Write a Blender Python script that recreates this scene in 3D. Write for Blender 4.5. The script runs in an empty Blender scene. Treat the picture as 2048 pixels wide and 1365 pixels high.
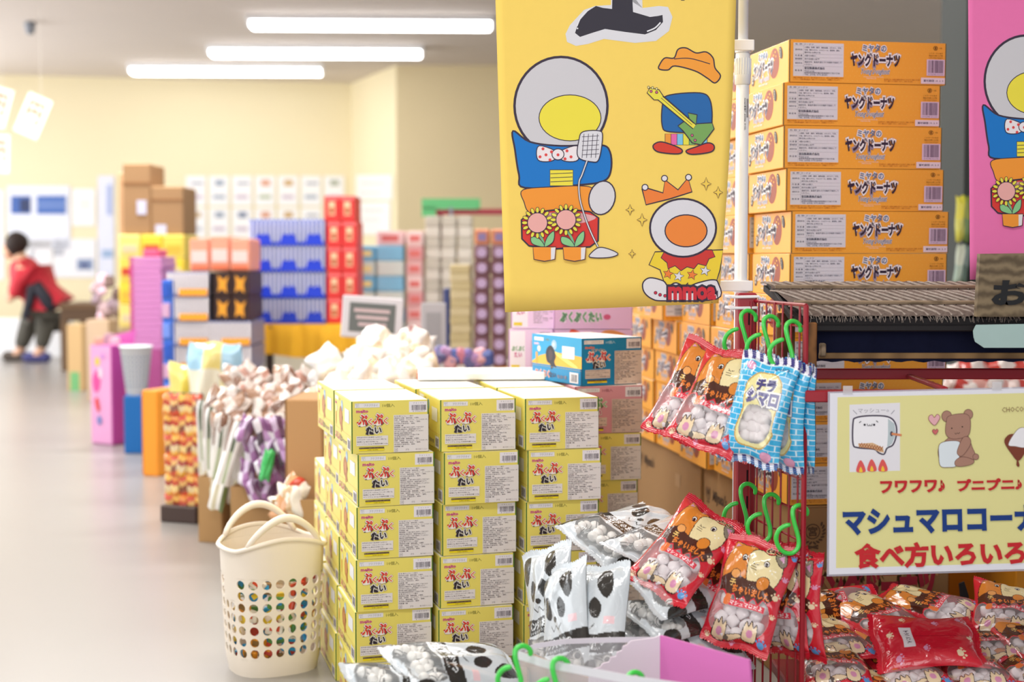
import bpy, math, random
import numpy as np
from mathutils import Vector, Matrix
from mathutils.geometry import tessellate_polygon
random.seed(7)
SC = bpy.context.scene
COL = SC.collection
PI = math.pi
# ---------------------------------------------------------------- camera, world, lights, exposure
F = 2844.0
PITCH = math.atan(172.5 / F)
EYE = Vector((0, 0, 0.95))
cd = bpy.data.cameras.new('camera')
cam = bpy.data.objects.new('camera', cd)
COL.objects.link(cam)
cam.location = EYE
cam.rotation_euler = (PI / 2 - PITCH, 0, 0)
cd.sensor_width = 36.0
cd.lens = F / 2048 * 36.0
cd.clip_start = 0.05
cd.clip_end = 200
cd.dof.use_dof = True
cd.dof.focus_distance = 2.72
cd.dof.aperture_fstop = 2.8
SC.camera = cam
SC.view_settings.view_transform = 'Standard'
SC.view_settings.look = 'None'
SC.view_settings.gamma = 1
SC.view_settings.use_curve_mapping = False
SC.view_settings.exposure = -0.42
wd = bpy.data.worlds.new('world')
SC.world = wd
wd.use_nodes = True
wd.node_tree.nodes['Background'].inputs[0].default_value = (0.93, 0.96, 1.0, 1)
wd.node_tree.nodes['Background'].inputs[1].default_value = 0.80
try:
    SC.cycles.caustics_reflective = False
    SC.cycles.caustics_refractive = False
    SC.cycles.max_bounces = 7
    SC.cycles.transparent_max_bounces = 14
    SC.cycles.use_denoising = True
except Exception:
    pass

def area(name, loc, rot, sx, sy, power, col=(1, 1, 1)):
    l = bpy.data.lights.new(name, 'AREA')
    l.shape = 'RECTANGLE'; l.size = sx; l.size_y = sy; l.energy = power; l.color = col
    o = bpy.data.objects.new(name, l)
    COL.objects.link(o); o.location = loc; o.rotation_euler = rot
    return o
# unseen area lights added at ceiling height, as if further tube rows hung there
area('added_hall_light', (-2.2, 2.9, 2.68), (0, 0, 0), 1.8, 0.35, 42, (1.0, 0.98, 0.95))
area('added_hall_light', (-0.3, 3.3, 2.68), (0, 0, 0), 1.8, 0.35, 50, (1.0, 0.98, 0.95))
area('added_hall_light', (-0.5, 0.8, 2.68), (0, 0, 0), 1.8, 0.35, 55, (1.0, 0.98, 0.95))
area('added_hall_light', (-2.5, 5.6, 2.68), (0, 0, 0), 1.8, 0.35, 105, (1.0, 0.98, 0.95))
area('added_hall_light', (0.2, 6.4, 2.68), (0, 0, 0), 1.8, 0.35, 80, (1.0, 0.98, 0.95))
area('added_hall_light', (-2.4, 8.4, 2.68), (0, 0, 0), 1.8, 0.35, 140, (1.0, 0.98, 0.95))
# unseen daylight area lights added left and behind the camera; no window is built
area('added_daylight', (-5.6, 3.2, 1.5), (0, math.radians(-90), 0), 2.0, 5.5, 100, (0.95, 0.98, 1.0))
area('added_daylight', (-0.8, -3.2, 1.7), (math.radians(84), 0, 0), 5.0, 1.9, 135, (0.97, 0.98, 1.0))
area('added_daylight', (-6.2, 10.5, 1.5), (0, math.radians(-90), 0), 2.0, 5.5, 270, (0.97, 0.98, 1.0))

def at(px, py, D):
    x = (px - 1024) / F; y = -(py - 682.5) / F
    c, s = math.cos(PITCH), math.sin(PITCH)
    d = Vector((x, c + y * s, -s + y * c))
    return EYE + d * (D / d.y)

def on_plane(px, py, p0, n):
    x = (px - 1024) / F; y = -(py - 682.5) / F
    c, s = math.cos(PITCH), math.sin(PITCH)
    d = Vector((x, c + y * s, -s + y * c))
    return EYE + d * ((p0 - EYE).dot(n) / d.dot(n))

# ---------------------------------------------------------------- materials
def lin(c):
    if isinstance(c, str):
        c = c.lstrip('#'); c = [int(c[i:i + 2], 16) / 255 for i in (0, 2, 4)]
    return tuple(x / 12.92 if x <= 0.04045 else ((x + 0.055) / 1.055) ** 2.4 for x in c)

MATS = {}
def mat(c, rough=0.5, spec=0.35, noise=0.0, scale=20.0, bump=0.0, metal=0.0, coat=0.0, emit=0.0, alpha=1.0, c2=None, wave=None):
    key = (str(c), rough, spec, noise, scale, bump, metal, coat, emit, alpha, str(c2), wave)
    if key in MATS: return MATS[key]
    m = bpy.data.materials.new('paint_' + str(len(MATS)))
    m.use_nodes = True
    nt = m.node_tree; b = nt.nodes['Principled BSDF']
    rgb = lin(c)
    b.inputs['Base Color'].default_value = (*rgb, 1)
    b.inputs['Roughness'].default_value = rough
    b.inputs['Specular IOR Level'].default_value = spec
    b.inputs['Metallic'].default_value = metal
    b.inputs['Coat Weight'].default_value = coat
    b.inputs['Alpha'].default_value = alpha
    if emit:
        b.inputs['Emission Color'].default_value = (*rgb, 1)
        b.inputs['Emission Strength'].default_value = emit
    if noise or bump or c2:
        tc = nt.nodes.new('ShaderNodeTexCoord')
        if wave:
            t = nt.nodes.new('ShaderNodeTexWave'); t.bands_direction = wave
            t.inputs['Scale'].default_value = scale; t.inputs['Distortion'].default_value = 6.0
            t.inputs['Detail'].default_value = 3.0; t.inputs['Detail Scale'].default_value = 1.5
            fac = t.outputs['Fac']
        else:
            t = nt.nodes.new('ShaderNodeTexNoise')
            t.inputs['Scale'].default_value = scale; t.inputs['Detail'].default_value = 5
            fac = t.outputs['Fac']
        nt.links.new(tc.outputs['Object'], t.inputs['Vector'])
        if noise or c2:
            mx = nt.nodes.new('ShaderNodeMix'); mx.data_type = 'RGBA'
            k = 1 - noise
            mx.inputs[6].default_value = (rgb[0] * k, rgb[1] * k, rgb[2] * k, 1) if not c2 else (*lin(c2), 1)
            mx.inputs[7].default_value = (min(1, rgb[0] * (1 + noise * .4)), min(1, rgb[1] * (1 + noise * .4)), min(1, rgb[2] * (1 + noise * .4)), 1)
            nt.links.new(fac, mx.inputs[0]); nt.links.new(mx.outputs[2], b.inputs['Base Color'])
        if bump:
            bp = nt.nodes.new('ShaderNodeBump'); bp.inputs['Strength'].default_value = bump
            bp.inputs['Distance'].default_value = 0.002
            nt.links.new(fac, bp.inputs['Height']); nt.links.new(bp.outputs[0], b.inputs['Normal'])
    MATS[key] = m
    return m

# ---------------------------------------------------------------- mesh builder
class MB:
    def __init__(s): s.v = []; s.f = []; s.m = []; s.mats = []
    def mi(s, m):
        if m not in s.mats: s.mats.append(m)
        return s.mats.index(m)
    def add(s, vs, fs, m):
        o = len(s.v); k = s.mi(m)
        s.v.extend(tuple(v) for v in vs)
        for f in fs: s.f.append(tuple(i + o for i in f)); s.m.append(k)
        return s
    def box(s, c, d, m, b=0.0, M=None):
        hx, hy, hz = d[0] / 2, d[1] / 2, d[2] / 2
        b = min(b, hx * .9, hy * .9, hz * .9)
        vs = []; idx = {}
        if b <= 0:
            for sx in (-1, 1):
                for sy in (-1, 1):
                    for sz in (-1, 1): vs.append((sx * hx, sy * hy, sz * hz))
            fs = [(0, 1, 3, 2), (4, 6, 7, 5), (0, 4, 5, 1), (2, 3, 7, 6), (0, 2, 6, 4), (1, 5, 7, 3)]
        else:
            for sx in (-1, 1):
                for sy in (-1, 1):
                    for sz in (-1, 1):
                        idx[(sx, sy, sz, 0)] = len(vs); vs.append((sx * hx, sy * (hy - b), sz * (hz - b)))
                        idx[(sx, sy, sz, 1)] = len(vs); vs.append((sx * (hx - b), sy * hy, sz * (hz - b)))
                        idx[(sx, sy, sz, 2)] = len(vs); vs.append((sx * (hx - b), sy * (hy - b), sz * hz))
            g = idx; fs = []
            for a in (-1, 1):
                fs.append([g[(a, -a, -1, 0)], g[(a, a, -1, 0)], g[(a, a, 1, 0)], g[(a, -a, 1, 0)]])
                fs.append([g[(a, a, -1, 1)], g[(-a, a, -1, 1)], g[(-a, a, 1, 1)], g[(a, a, 1, 1)]])
                fs.append([g[(-1, -a, a, 2)], g[(1, -a, a, 2)], g[(1, a, a, 2)], g[(-1, a, a, 2)]])
            for p in (-1, 1):
                for q in (-1, 1):
                    e = [g[(p, q, -1, 0)], g[(p, q, -1, 1)], g[(p, q, 1, 1)], g[(p, q, 1, 0)]]; fs.append(e if p * q > 0 else e[::-1])
                    e = [g[(p, -1, q, 0)], g[(p, 1, q, 0)], g[(p, 1, q, 2)], g[(p, -1, q, 2)]]; fs.append(e if p * q > 0 else e[::-1])
                    e = [g[(-1, p, q, 1)], g[(-1, p, q, 2)], g[(1, p, q, 2)], g[(1, p, q, 1)]]; fs.append(e if p * q > 0 else e[::-1])
                    for r in (-1, 1):
                        e = [g[(p, q, r, 0)], g[(p, q, r, 1)], g[(p, q, r, 2)]]; fs.append(e if p * q * r > 0 else e[::-1])
        c = Vector(c)
        out = []
        for v in vs:
            v = Vector(v)
            if M is not None: v = M @ v
            out.append(v + c)
        return s.add(out, fs, m)
    def tube(s, pts, r, m, n=8, closed=False, cap=True):
        pts = [Vector(p) for p in pts]; k = len(pts)
        rs = r if isinstance(r, (list, tuple)) else [r] * k
        up = None; vs = []
        for i, p in enumerate(pts):
            a = pts[(i - 1) % k] if (closed or i > 0) else p
            b = pts[(i + 1) % k] if (closed or i < k - 1) else p
            t = (b - a).normalized()
            if up is None:
                up = t.orthogonal().normalized()
            up = (up - t * up.dot(t)).normalized(); w = t.cross(up)
            for j in range(n):
                an = 2 * PI * j / n
                vs.append(p + (up * math.cos(an) + w * math.sin(an)) * rs[i])
        fs = []
        for i in range(k if closed else k - 1):
            for j in range(n):
                a, b2 = i * n + j, i * n + (j + 1) % n
                c2, d2 = ((i + 1) % k) * n + (j + 1) % n, ((i + 1) % k) * n + j
                fs.append((a, b2, c2, d2))
        if cap and not closed:
            fs.append(tuple(range(n - 1, -1, -1))); fs.append(tuple((k - 1) * n + j for j in range(n)))
        return s.add(vs, fs, m)
    def lathe(s, prof, m, n=24, c=(0, 0, 0), M=None):
        vs = []; k = len(prof); c = Vector(c)
        for r, z in prof:
            for j in range(n):
                a = 2 * PI * j / n; v = Vector((r * math.cos(a), r * math.sin(a), z))
                if M is not None: v = M @ v
                vs.append(v + c)
        fs = [(i * n + j, i * n + (j + 1) % n, (i + 1) * n + (j + 1) % n, (i + 1) * n + j) for i in range(k - 1) for j in range(n)]
        if prof[0][0] > 1e-6: fs.append(tuple(range(n - 1, -1, -1)))
        if prof[-1][0] > 1e-6: fs.append(tuple((k - 1) * n + j for j in range(n)))
        return s.add(vs, fs, m)
    def prism(s, poly, t, m, O=(0, 0, 0), ex=Vector((1, 0, 0)), ey=Vector((0, 0, 1))):
        # flat outline given a real thickness t, in the frame O, ex, ey
        O = Vector(O); ez = ex.cross(ey).normalized(); n = len(poly)
        vs = [O + ex * x + ey * y + ez * (t / 2) for x, y in poly] + [O + ex * x + ey * y - ez * (t / 2) for x, y in poly]
        fs = [tuple(range(n)), tuple(range(2 * n - 1, n - 1, -1))] + [(i, i + n, (i + 1) % n + n, (i + 1) % n) for i in range(n)]
        return s.add(vs, fs, m)
    def mesh(s, name, smooth=False):
        me = bpy.data.meshes.new(name); me.from_pydata(s.v, [], s.f)
        for m in s.mats: me.materials.append(m)
        me.polygons.foreach_set('material_index', s.m)
        if smooth: me.polygons.foreach_set('use_smooth', [True] * len(s.f))
        me.update(); return me
    def build(s, name, parent=None, smooth=False, label=None):
        return link(name, s.mesh(name, smooth), parent, label)

def link(name, me, parent=None, label=None):
    o = bpy.data.objects.new(name, me); COL.objects.link(o)
    if parent is not None: o.parent = parent
    if label: o['label'] = label
    return o
def tag(o, label, cat, group=None, kind=None):
    o['label'] = label; o['category'] = cat
    if group: o['group'] = group
    if kind: o['kind'] = kind
    return o
def empty(name, loc=(0, 0, 0), rz=0.0):
    o = bpy.data.objects.new(name, None); COL.objects.link(o); o.empty_display_size = 0.05
    o.location = loc; o.rotation_euler = (0, 0, rz)
    return o
KIDS = {}
def copy_tree(o, parent=None):
    c = o.copy(); COL.objects.link(c)
    if parent is not None: c.parent = parent
    for ch in [x for x in COL.objects if x.parent == o]: copy_tree(ch, c)
    return c
def kids(o):
    return list(o.children)
def clone(proto):
    # proto: object whose tree was registered in KIDS
    r = proto.copy(); COL.objects.link(r)
    for ch in kids(proto):
        c = ch.copy(); COL.objects.link(c); c.parent = r
        for g in kids(ch):
            d = g.copy(); COL.objects.link(d); d.parent = c
    return r
def drop(o):
    # removes a prototype once all its copies are placed
    for ch in kids(o): drop(ch)
    bpy.data.objects.remove(o)

# ---------------------------------------------------------------- flat print (vector drawing)
_TX = {}
def text_geo(s, off=0.0, res=2):
    k = (s, off, res)
    if k in _TX: return _TX[k]
    c = bpy.data.curves.new('t', 'FONT'); c.body = s; c.size = 1; c.resolution_u = res; c.offset = off
    o = bpy.data.objects.new('t', c); COL.objects.link(o)
    dg = bpy.context.evaluated_depsgraph_get(); e = o.evaluated_get(dg); me = e.to_mesh()
    V = [(v.co.x, v.co.y) for v in me.vertices]; P = [tuple(p.vertices) for p in me.polygons]
    e.to_mesh_clear(); bpy.data.objects.remove(o); bpy.data.curves.remove(c)
    _TX[k] = (V, P)
    return V, P

def spline(pts, closed=True, n=5):
    k = len(pts); out = []
    rng = range(k) if closed else range(k - 1)
    for i in rng:
        if closed: p = [pts[(i + j) % k] for j in (-1, 0, 1, 2)]
        else: p = [pts[max(0, i - 1)], pts[i], pts[i + 1], pts[min(k - 1, i + 2)]]
        for a in range(n):
            t = a / n; t2 = t * t; t3 = t2 * t
            out.append(tuple(0.5 * (2 * p[1][d] + (p[2][d] - p[0][d]) * t + (2 * p[0][d] - 5 * p[1][d] + 4 * p[2][d] - p[3][d]) * t2 + (3 * p[1][d] - p[0][d] - 3 * p[2][d] + p[3][d]) * t3) for d in (0, 1)))
    if not closed: out.append(tuple(pts[-1]))
    return out

class Art:
    '''y-down drawing; each shape is one layer (polygons, colour)'''
    def __init__(s): s.L = []
    def geo(s, V, P, c): s.L.append((V, P, c)); return s
    def poly(s, pts, c, line=0, lc='#2b2433', smooth=False, n=5):
        if smooth: pts = spline(pts, True, n)
        s.L.append(([tuple(p) for p in pts], [tuple(range(len(pts)))], c))
        if line: s.stroke(pts, line, lc, closed=True)
        return s
    def rect(s, x0, y0, x1, y1, c, line=0, lc='#2b2433'):
        return s.poly([(x0, y0), (x1, y0), (x1, y1), (x0, y1)], c, line, lc)
    def ell(s, cx, cy, rx, ry, c, rot=0, line=0, lc='#2b2433', n=24):
        ca, sa = math.cos(rot), math.sin(rot)
        pts = [(cx + rx * math.cos(2 * PI * i / n) * ca - ry * math.sin(2 * PI * i / n) * sa, cy + rx * math.cos(2 * PI * i / n) * sa + ry * math.sin(2 * PI * i / n) * ca) for i in range(n)]
        if c is not None: s.L.append((pts, [tuple(range(n))], c))
        if line: s.stroke(pts, line, lc, closed=True)
        return s
    def stroke(s, pts, w, c='#2b2433', closed=False, smooth=False, n=5, taper=False):
        if smooth: pts = spline(pts, closed, n)
        k = len(pts); A = []; B = []
        for i in range(k):
            a = pts[(i - 1) % k] if (closed or i > 0) else pts[i]
            b = pts[(i + 1) % k] if (closed or i < k - 1) else pts[i]
            dx, dy = b[0] - a[0], b[1] - a[1]; l = math.hypot(dx, dy) or 1
            ww = w / 2 * (1 if not taper else max(.15, math.sin(PI * (i + .5) / k)))
            A.append((pts[i][0] - dy / l * ww, pts[i][1] + dx / l * ww)); B.append((pts[i][0] + dy / l * ww, pts[i][1] - dx / l * ww))
        V = A + B; P = []
        for i in range(k if closed else k - 1):
            j = (i + 1) % k; P.append((i, j, j + k, i + k))
        s.L.append((V, P, c)); return s
    def text(s, t, x, y, w, h, c, off=0.0, rot=0.0, shear=0.0, outline=None, res=2, vertical=False):
        '''fits t into the box x,y (top-left), w, h; outline=(extra offset, colour)'''
        if vertical:
            n = len(t); hh = h / n
            for i, ch in enumerate(t):
                if ch.strip(): s.text(ch, x, y + i * hh + hh * .06, w, hh * .88, c, off, rot, shear, outline, res)
            return s
        V0, _ = text_geo(t, 0, res)
        if not V0: return s
        xs = [v[0] for v in V0]; ys = [v[1] for v in V0]
        x0, x1, y0, y1 = min(xs), max(xs), min(ys), max(ys)
        sx = w / max(1e-6, x1 - x0); sy = h / max(1e-6, y1 - y0)
        ca, sa = math.cos(rot), math.sin(rot)
        def f(v):
            a = (v[0] - x0) * sx + shear * (v[1] - y0) * sy; b = (y1 - v[1]) * sy
            return (x + a * ca - b * sa, y + a * sa + b * ca)
        lay = []
        if outline:
            for e, oc in (outline if isinstance(outline, list) else [outline]): lay.append((off + e, oc))
        lay.append((off, c))
        for o, cc in lay:
            V, P = text_geo(t, o, res)
            s.L.append(([f(v) for v in V], P, cc))
        return s
    def lines(s, x0, y0, x1, y1, rows, c='#6b6460', txt=None, fill=.62):
        # rows of fine print
        h = (y1 - y0) / rows
        for i in range(rows):
            if txt:
                t = txt[i % len(txt)]
                V, _ = text_geo(t, 0.012, 1)
                W = (x1 - x0) * min(1, len(t) / max(len(q) for q in txt))
                s.text(t, x0, y0 + i * h, W, h * fill, c, 0.012, res=1)
        return s
    def barcode(s, x0, y0, x1, y1, c='#3d3040', seed=3):
        r = random.Random(seed); x = x0; V = []; P = []
        u = (x1 - x0) / 62
        while x < x1 - u:
            w = u * r.choice((.8, 1, 1.6, 2.4)); k = len(V)
            w = min(w, x1 - x)
            V += [(x, y0), (x + w, y0), (x + w, y1), (x, y1)]; P.append((k, k + 1, k + 2, k + 3))
            x += w + u * r.choice((.8, 1, 1.8))
        s.L.append((V, P, c)); return s
    def sub(s, other, fn):
        for V, P, c in other.L: s.L.append(([fn(*v) for v in V], P, c))
        return s
    def to_mb(s, f3, n, step=0.00012, start=1, rough=0.45, mb=None, **kw):
        '''f3(x,y)->Vector on the surface, n outward normal (Vector or function)'''
        mb = mb or MB(); 
        for i, (V, P, c) in enumerate(s.L):
            off = step * (start + i)
            if callable(n): vs = [f3(x, y) + n(x, y) * off for x, y in V]
            else: vs = [f3(x, y) + n * off for x, y in V]
            # make winding face the normal
            nn = n(V[0][0], V[0][1]) if callable(n) else n
            ps = []
            for p in P:
                ps.append(p)
            mb.add(vs, ps, mat(c, rough=rough, **kw))
        return mb

def raster(art, x0, y0, x1, y1, W, H):
    '''colours of the drawing sampled on a W x H lattice of mesh vertices; c may be (colour, alpha)'''
    C = np.zeros((H, W, 4)); C[..., 3] = 1
    gx = np.linspace(x0, x1, W); gy = np.linspace(y0, y1, H)
    for V, P, c in art.L:
        a = 1.0
        if isinstance(c, tuple): c, a = c
        col = (*lin(c), a)
        Vn = np.array(V)
        for p in P:
            q = Vn[list(p)]
            i0, i1 = np.searchsorted(gx, [q[:, 0].min(), q[:, 0].max()]); j0, j1 = np.searchsorted(gy, [q[:, 1].min(), q[:, 1].max()])
            i1 = min(W, i1 + 1); j1 = min(H, j1 + 1)
            if i1 <= i0 or j1 <= j0: continue
            X, Y = np.meshgrid(gx[i0:i1], gy[j0:j1]); ins = np.zeros(X.shape, bool)
            k = len(q)
            for a1 in range(k):
                xa, ya = q[a1]; xb, yb = q[(a1 + 1) % k]
                if ya == yb: continue
                cond = ((ya > Y) != (yb > Y)) & (X < (xb - xa) * (Y - ya) / (yb - ya) + xa)
                ins ^= cond
            C[j0:j1, i0:i1][ins] = col
    return C
# ================================================================ the hall
CEIL = 2.73
def struct(name, mb, smooth=False, label=None):
    o = mb.build(name, None, smooth); o['kind'] = 'structure'
    if label: o['label'] = label
    return o
m_floor = mat('#9b9793', rough=0.28, spec=0.45, noise=0.07, scale=1.3)
m_ceil = mat('#d8cec6', rough=0.9, noise=0.04, scale=2.0)
m_wall = mat('#f0e4c0', rough=0.9, noise=0.03, scale=1.5)
m_wall2 = mat('#dccba2', rough=0.9, noise=0.04, scale=1.5)  # darker copy of the wall colour; the less lit face is painted in
struct('floor', MB().box((-1.0, 6.5, -0.05), (14, 19, 0.1), m_floor))
struct('ceiling', MB().box((-1.0, 6.5, CEIL + 0.05), (14, 19, 0.1), m_ceil))
def wall_seg(name, a, b, m, th=0.12):
    a = Vector((*a, 0)); b = Vector((*b, 0)); d = (b - a); L = d.length; d.normalize(); nrm = Vector((-d.y, d.x, 0))
    c = (a + b) / 2 + nrm * th / 2 + Vector((0, 0, CEIL / 2))
    R = Matrix((( d.x, nrm.x, 0), (d.y, nrm.y, 0), (0, 0, 1)))
    return struct(name, MB().box(c, (L, th, CEIL), m, M=R))
wall_seg('wall_back', (-7.9, 13.63), (-1.67, 14.9), m_wall)
wall_seg('wall_corner', (-1.67, 14.9), (-1.09, 13.5), m_wall)
wall_seg('wall_recess', (-1.09, 13.5), (5.9, 13.5), m_wall2)
# dark pillar seen beside the tall doughnut stack
struct('wall_pillar', MB().box(tuple(at(1990, 600, 5.2).xy) + (CEIL / 2,), (0.34, 0.3, CEIL), mat('#3b403f', rough=0.7)))
struct('baseboard_back', MB().box((-4.78, 14.22, 0.05), (6.3, 0.03, 0.10), mat('#8b7f70', rough=.6), M=Matrix.Rotation(math.atan2(1.27, 6.23), 3, 'Z')))

m_white_metal = mat('#e9e9ea', rough=0.4)
m_tube = mat('#ffffff', emit=14.0)
for i, (x0, x1, y, D, s) in enumerate([(500, 985, 57, 10.8, 'nearest of the three, its end behind the yellow banner'), (420, 845, 112, 12.3, 'middle one of the three ceiling strips'), (262, 645, 153, 13.5, 'farthest of the three, close to the back wall')]):
    c = at((x0 + x1) / 2, y, D); L = (x1 - x0) / F * D
    o = empty('ceiling_light', (c.x, c.y, CEIL)); o.rotation_euler = (0, 0, math.radians(2.0))
    tag(o, 'long white tube light on ceiling, ' + s, 'ceiling light', 'strip lights on the hall ceiling')
    MB().box((0, 0, -0.02), (L, 0.20, 0.04), m_white_metal, .005).build('housing', o)
    mb = MB()
    mb.box((0, 0, -0.062), (L - .03, 0.17, 0.055), m_tube, .02)
    mb.build('diffuser', o)
    for sx in (-1, 1): MB().box((sx * (L / 2 - .012), 0, -.055), (.024, .16, .05), m_white_metal, .004).build('end_cap', o)
# ================================================================ printed cartons
RZ = lambda a: Matrix.Rotation(a, 4, 'Z')
def tai_art(bg, kana=('#d8322c', '#e2703a'), sub='#29222a', logo='#c94a86', note=('#857f38'), panel='#e6e1dd', prefix=None, plain=False):
    A = Art()
    A.rect(7, 5, 58, 14, '#e9e8ea', .35, '#9a9aa0'); A.stroke([(15, 5), (15, 14)], .35, '#9a9aa0')
    A.text('商品', 8.4, 6.2, 5.4, 2.6, '#8b8b92', res=1); A.text('名', 9.9, 9.8, 2.6, 2.8, '#8b8b92', res=1)
    A.text('プクプクタイ', 26, 7, 28, 5, '#8b8b92', .0, res=1)
    A.text('10個入', 64, 7, 25, 7, note, .01, res=1)
    A.rect(119, 3.5, 157, 26, '#ece9ee'); A.barcode(124, 11, 155, 22); A.text('4 902757', 126, 23, 26, 2, '#5b505a', res=1)
    A.text('7 4 1 0 9', 128, 6, 22, 2.2, '#8b8b92', res=1)
    A.text('meito', 10, 18, 24, 6.2, logo, .045, res=1)
    if prefix: A.text(prefix, 26, 25, 34, 6, '#7a4a2a', .02, outline=(.05, '#f2ead8'), res=1)
    # bubbling lettering: big pu, small ku, twice
    def puku(x, y):
        A.text('ぷ', x, y, 18, 21, kana[0], .035, outline=[(.085, '#6a4044'), (.07, '#f4ece2')], res=2)
        A.text('く', x + 20, y + 8, 8, 12, kana[1], .04, outline=[(.10, '#6a4044'), (.085, '#f4ece2')], res=2)
        A.ell(x - 1.5, y + 15, 2, 1.6, kana[0])
    puku(14, 29 if not prefix else 32); puku(46, 28 if not prefix else 31)
    A.text('たい', 31, 53.5, 30, 14, sub, .045, outline=[(.10, '#4a4046'), (.08, '#eeeae0')], res=2)
    A.rect(9.5, 72, 75, 92, panel)
    A.lines(11, 73.5, 74, 91.5, 4, '#5c5157', ['栄養成分表示1個(標準11g)あたり', 'エネルギー62kcal たんぱく質0.7g', '脂質3.7g 炭水化物6.2g', 'ナトリウム 21mg 食塩相当量 0.05g'])
    A.rect(15, 95, 66.5, 98.6, '#4a3324'); A.text('開封後はなるべくお早めにお召し上がりください', 16, 95.8, 50, 2.1, '#cdb98f', res=1)
    A.rect(15, 98.6, 66.5, 102.5, '#f2dc1c'); A.text('名糖お客様係', 32, 99.5, 22, 2.4, '#6d6420', res=1)
    A.rect(86.5, 30.5, 159, 107, panel)
    A.lines(88, 32, 158, 98, 17, '#5c5157', ['名 称 準チョコレート菓子', '原材料名 砂糖、植物油脂、小麦粉、', '  乳糖、全粉乳、カカオマス、コーンスターチ、', '  もなか、植物油脂、卵白、膨張剤、', '  乳化剤(大豆由来)、香料', '内容量 1個', '賞味期限 この面の枠外に記載してあります', '保存方法 直射日光、高温多湿をさけて', ' 28℃以下の涼しい所で保存してください', '販売者 名糖産業株式会社', ' 名古屋市西区笹塚町二丁目41番地'], fill=.66)
    A.rect(88.5, 99, 94, 105.5, None or panel, .5, '#5c5157'); A.text('紙', 90, 100.5, 3, 3.4, '#5c5157', res=1)
    A.text('プラ', 111, 100.5, 7, 3.6, '#5c5157', res=1); A.text('箱 外装フィルム', 132, 101, 24, 2.6, '#7d7479', res=1)
    return A
def tai_side(bg2, fish='#b9743a', band=None, sky=None, logo='#c94a86'):
    A = Art()
    if sky:
        A.rect(0, 0, 240, 66, sky)
        A.poly([(0, 66), (40, 50), (110, 38), (240, 42), (240, 70), (0, 70)], '#e7b23c'); A.poly([(90, 34), (140, 42), (220, 66), (190, 66)], '#f2dd72', smooth=True)
    A.rect(12, 7, 58, 15, '#eeeff2'); A.text('10個入', 68, 8, 22, 6, '#8f8a46', res=1)
    A.text('meito', 12, 19, 24, 6, logo, .04, res=1)
    A.ell(110, 22, 13, 12, '#9dbfd8'); A.ell(108, 21, 6, 5, '#c9dcea'); A.ell(36, 34, 8, 7, '#e8e6c8')
    A.poly([(70, 44), (78, 30), (96, 24), (112, 34), (118, 50), (112, 62), (122, 74), (108, 72), (98, 80), (92, 68), (76, 62)], fish, smooth=True)
    A.poly([(84, 40), (94, 34), (104, 42), (100, 56), (88, 58)], '#cf8f55' if not sky else '#4a3a3a', smooth=True)
    A.poly([(112, 46), (120, 43), (119, 52)], '#6b3d20'); A.poly([(20, 44), (30, 46), (28, 66), (22, 70)], '#e9a343', smooth=True)
    A.rect(150, 22, 208, 50, '#ecedf0', .4, '#d8d4c0')
    A.stroke([(0, 74), (240, 74)], .5, '#d9a04e')
    A.text('ぷくぷく', 14, 84, 74, 15, '#d4553f', .04, outline=(.05, '#f6efdc'), res=1)
    A.text('たい', 90, 86, 30, 12, '#5d4a52', .04, res=1); A.text('なかま', 126, 90, 46, 8, '#8a7a84', .03, res=1)
    A.rect(186, 80, 226, 104, '#e4e1e4'); A.barcode(192, 84, 220, 101)
    return A
def front_mb(A, W, yface):
    return A.to_mb(lambda x, y: Vector((x / 1000 - W / 2, yface, 0)) + Vector((0, 0, -y / 1000)), Vector((0, -1, 0)))

def carton(name, L, Wd, H, m_body, m_top, m_edge, art_f, art_s, label_fn=None, bulge=.0015):
    '''root at the bottom centre, printed front at -y, printed end at -x'''
    # body with open slits at the front corners
    mb = MB(); g = .0022
    mb.box((0, .002, H / 2), (L - .0004, Wd - .004, H - .0012), m_body, .0016)
    root = mb.build(name)
    t = MB(); t.box((0, 0, H - .0010), (L - .004, Wd - .006, .0012), m_top, .0005); t.build('lid', root)
    # front panel: slightly bowed card between two darker side edges
    fp = MB(); n = 6; V = []
    for i in range(n + 1):
        u = i / n; x = -L / 2 + g + (L - 2 * g) * u
        for z in (.0008, H - .0004): V.append((x, -Wd / 2 - .0004, z))
        for z in (.0008, H - .0004): V.append((x, -Wd / 2 + .0014, z))
    Fc = []
    for i in range(n):
        a = i * 4; b = a + 4
        Fc += [(a, b, b + 1, a + 1), (a + 1, b + 1, b + 3, a + 3), (a + 2, a + 3, b + 3, b + 2), (a, a + 2, b + 2, b)]
    Fc += [(0, 1, 3, 2), (n * 4, n * 4 + 2, n * 4 + 3, n * 4 + 1)]
    fp.add(V, Fc, m_body); fpo = fp.build('front_panel', root)
    e = MB()
    for s in (-1, 1): e.box((s * (L / 2 - g * .5), -Wd / 2 + .0004, H / 2), (g, .0014, H - .002), m_edge)
    e.build('flap_edge', root)['kind'] = 'stuff'
    if art_f:
        m = art_f.to_mb(lambda x, y: Vector((x / 1000 - L / 2, -Wd / 2 - .0004, H - y / 1000)), Vector((0, -1, 0)), step=.00004)
        m.build('front_print', fpo)['label'] = 'printed lettering and information panels on the front'
    if art_s:
        m = art_s.to_mb(lambda x, y: Vector((-L / 2, Wd / 2 - x / 1000, H - y / 1000)), Vector((-1, 0, 0)), step=.00004)
        m.build('side_print', root)['label'] = 'printed picture and lettering on the end'
    return root

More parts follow.
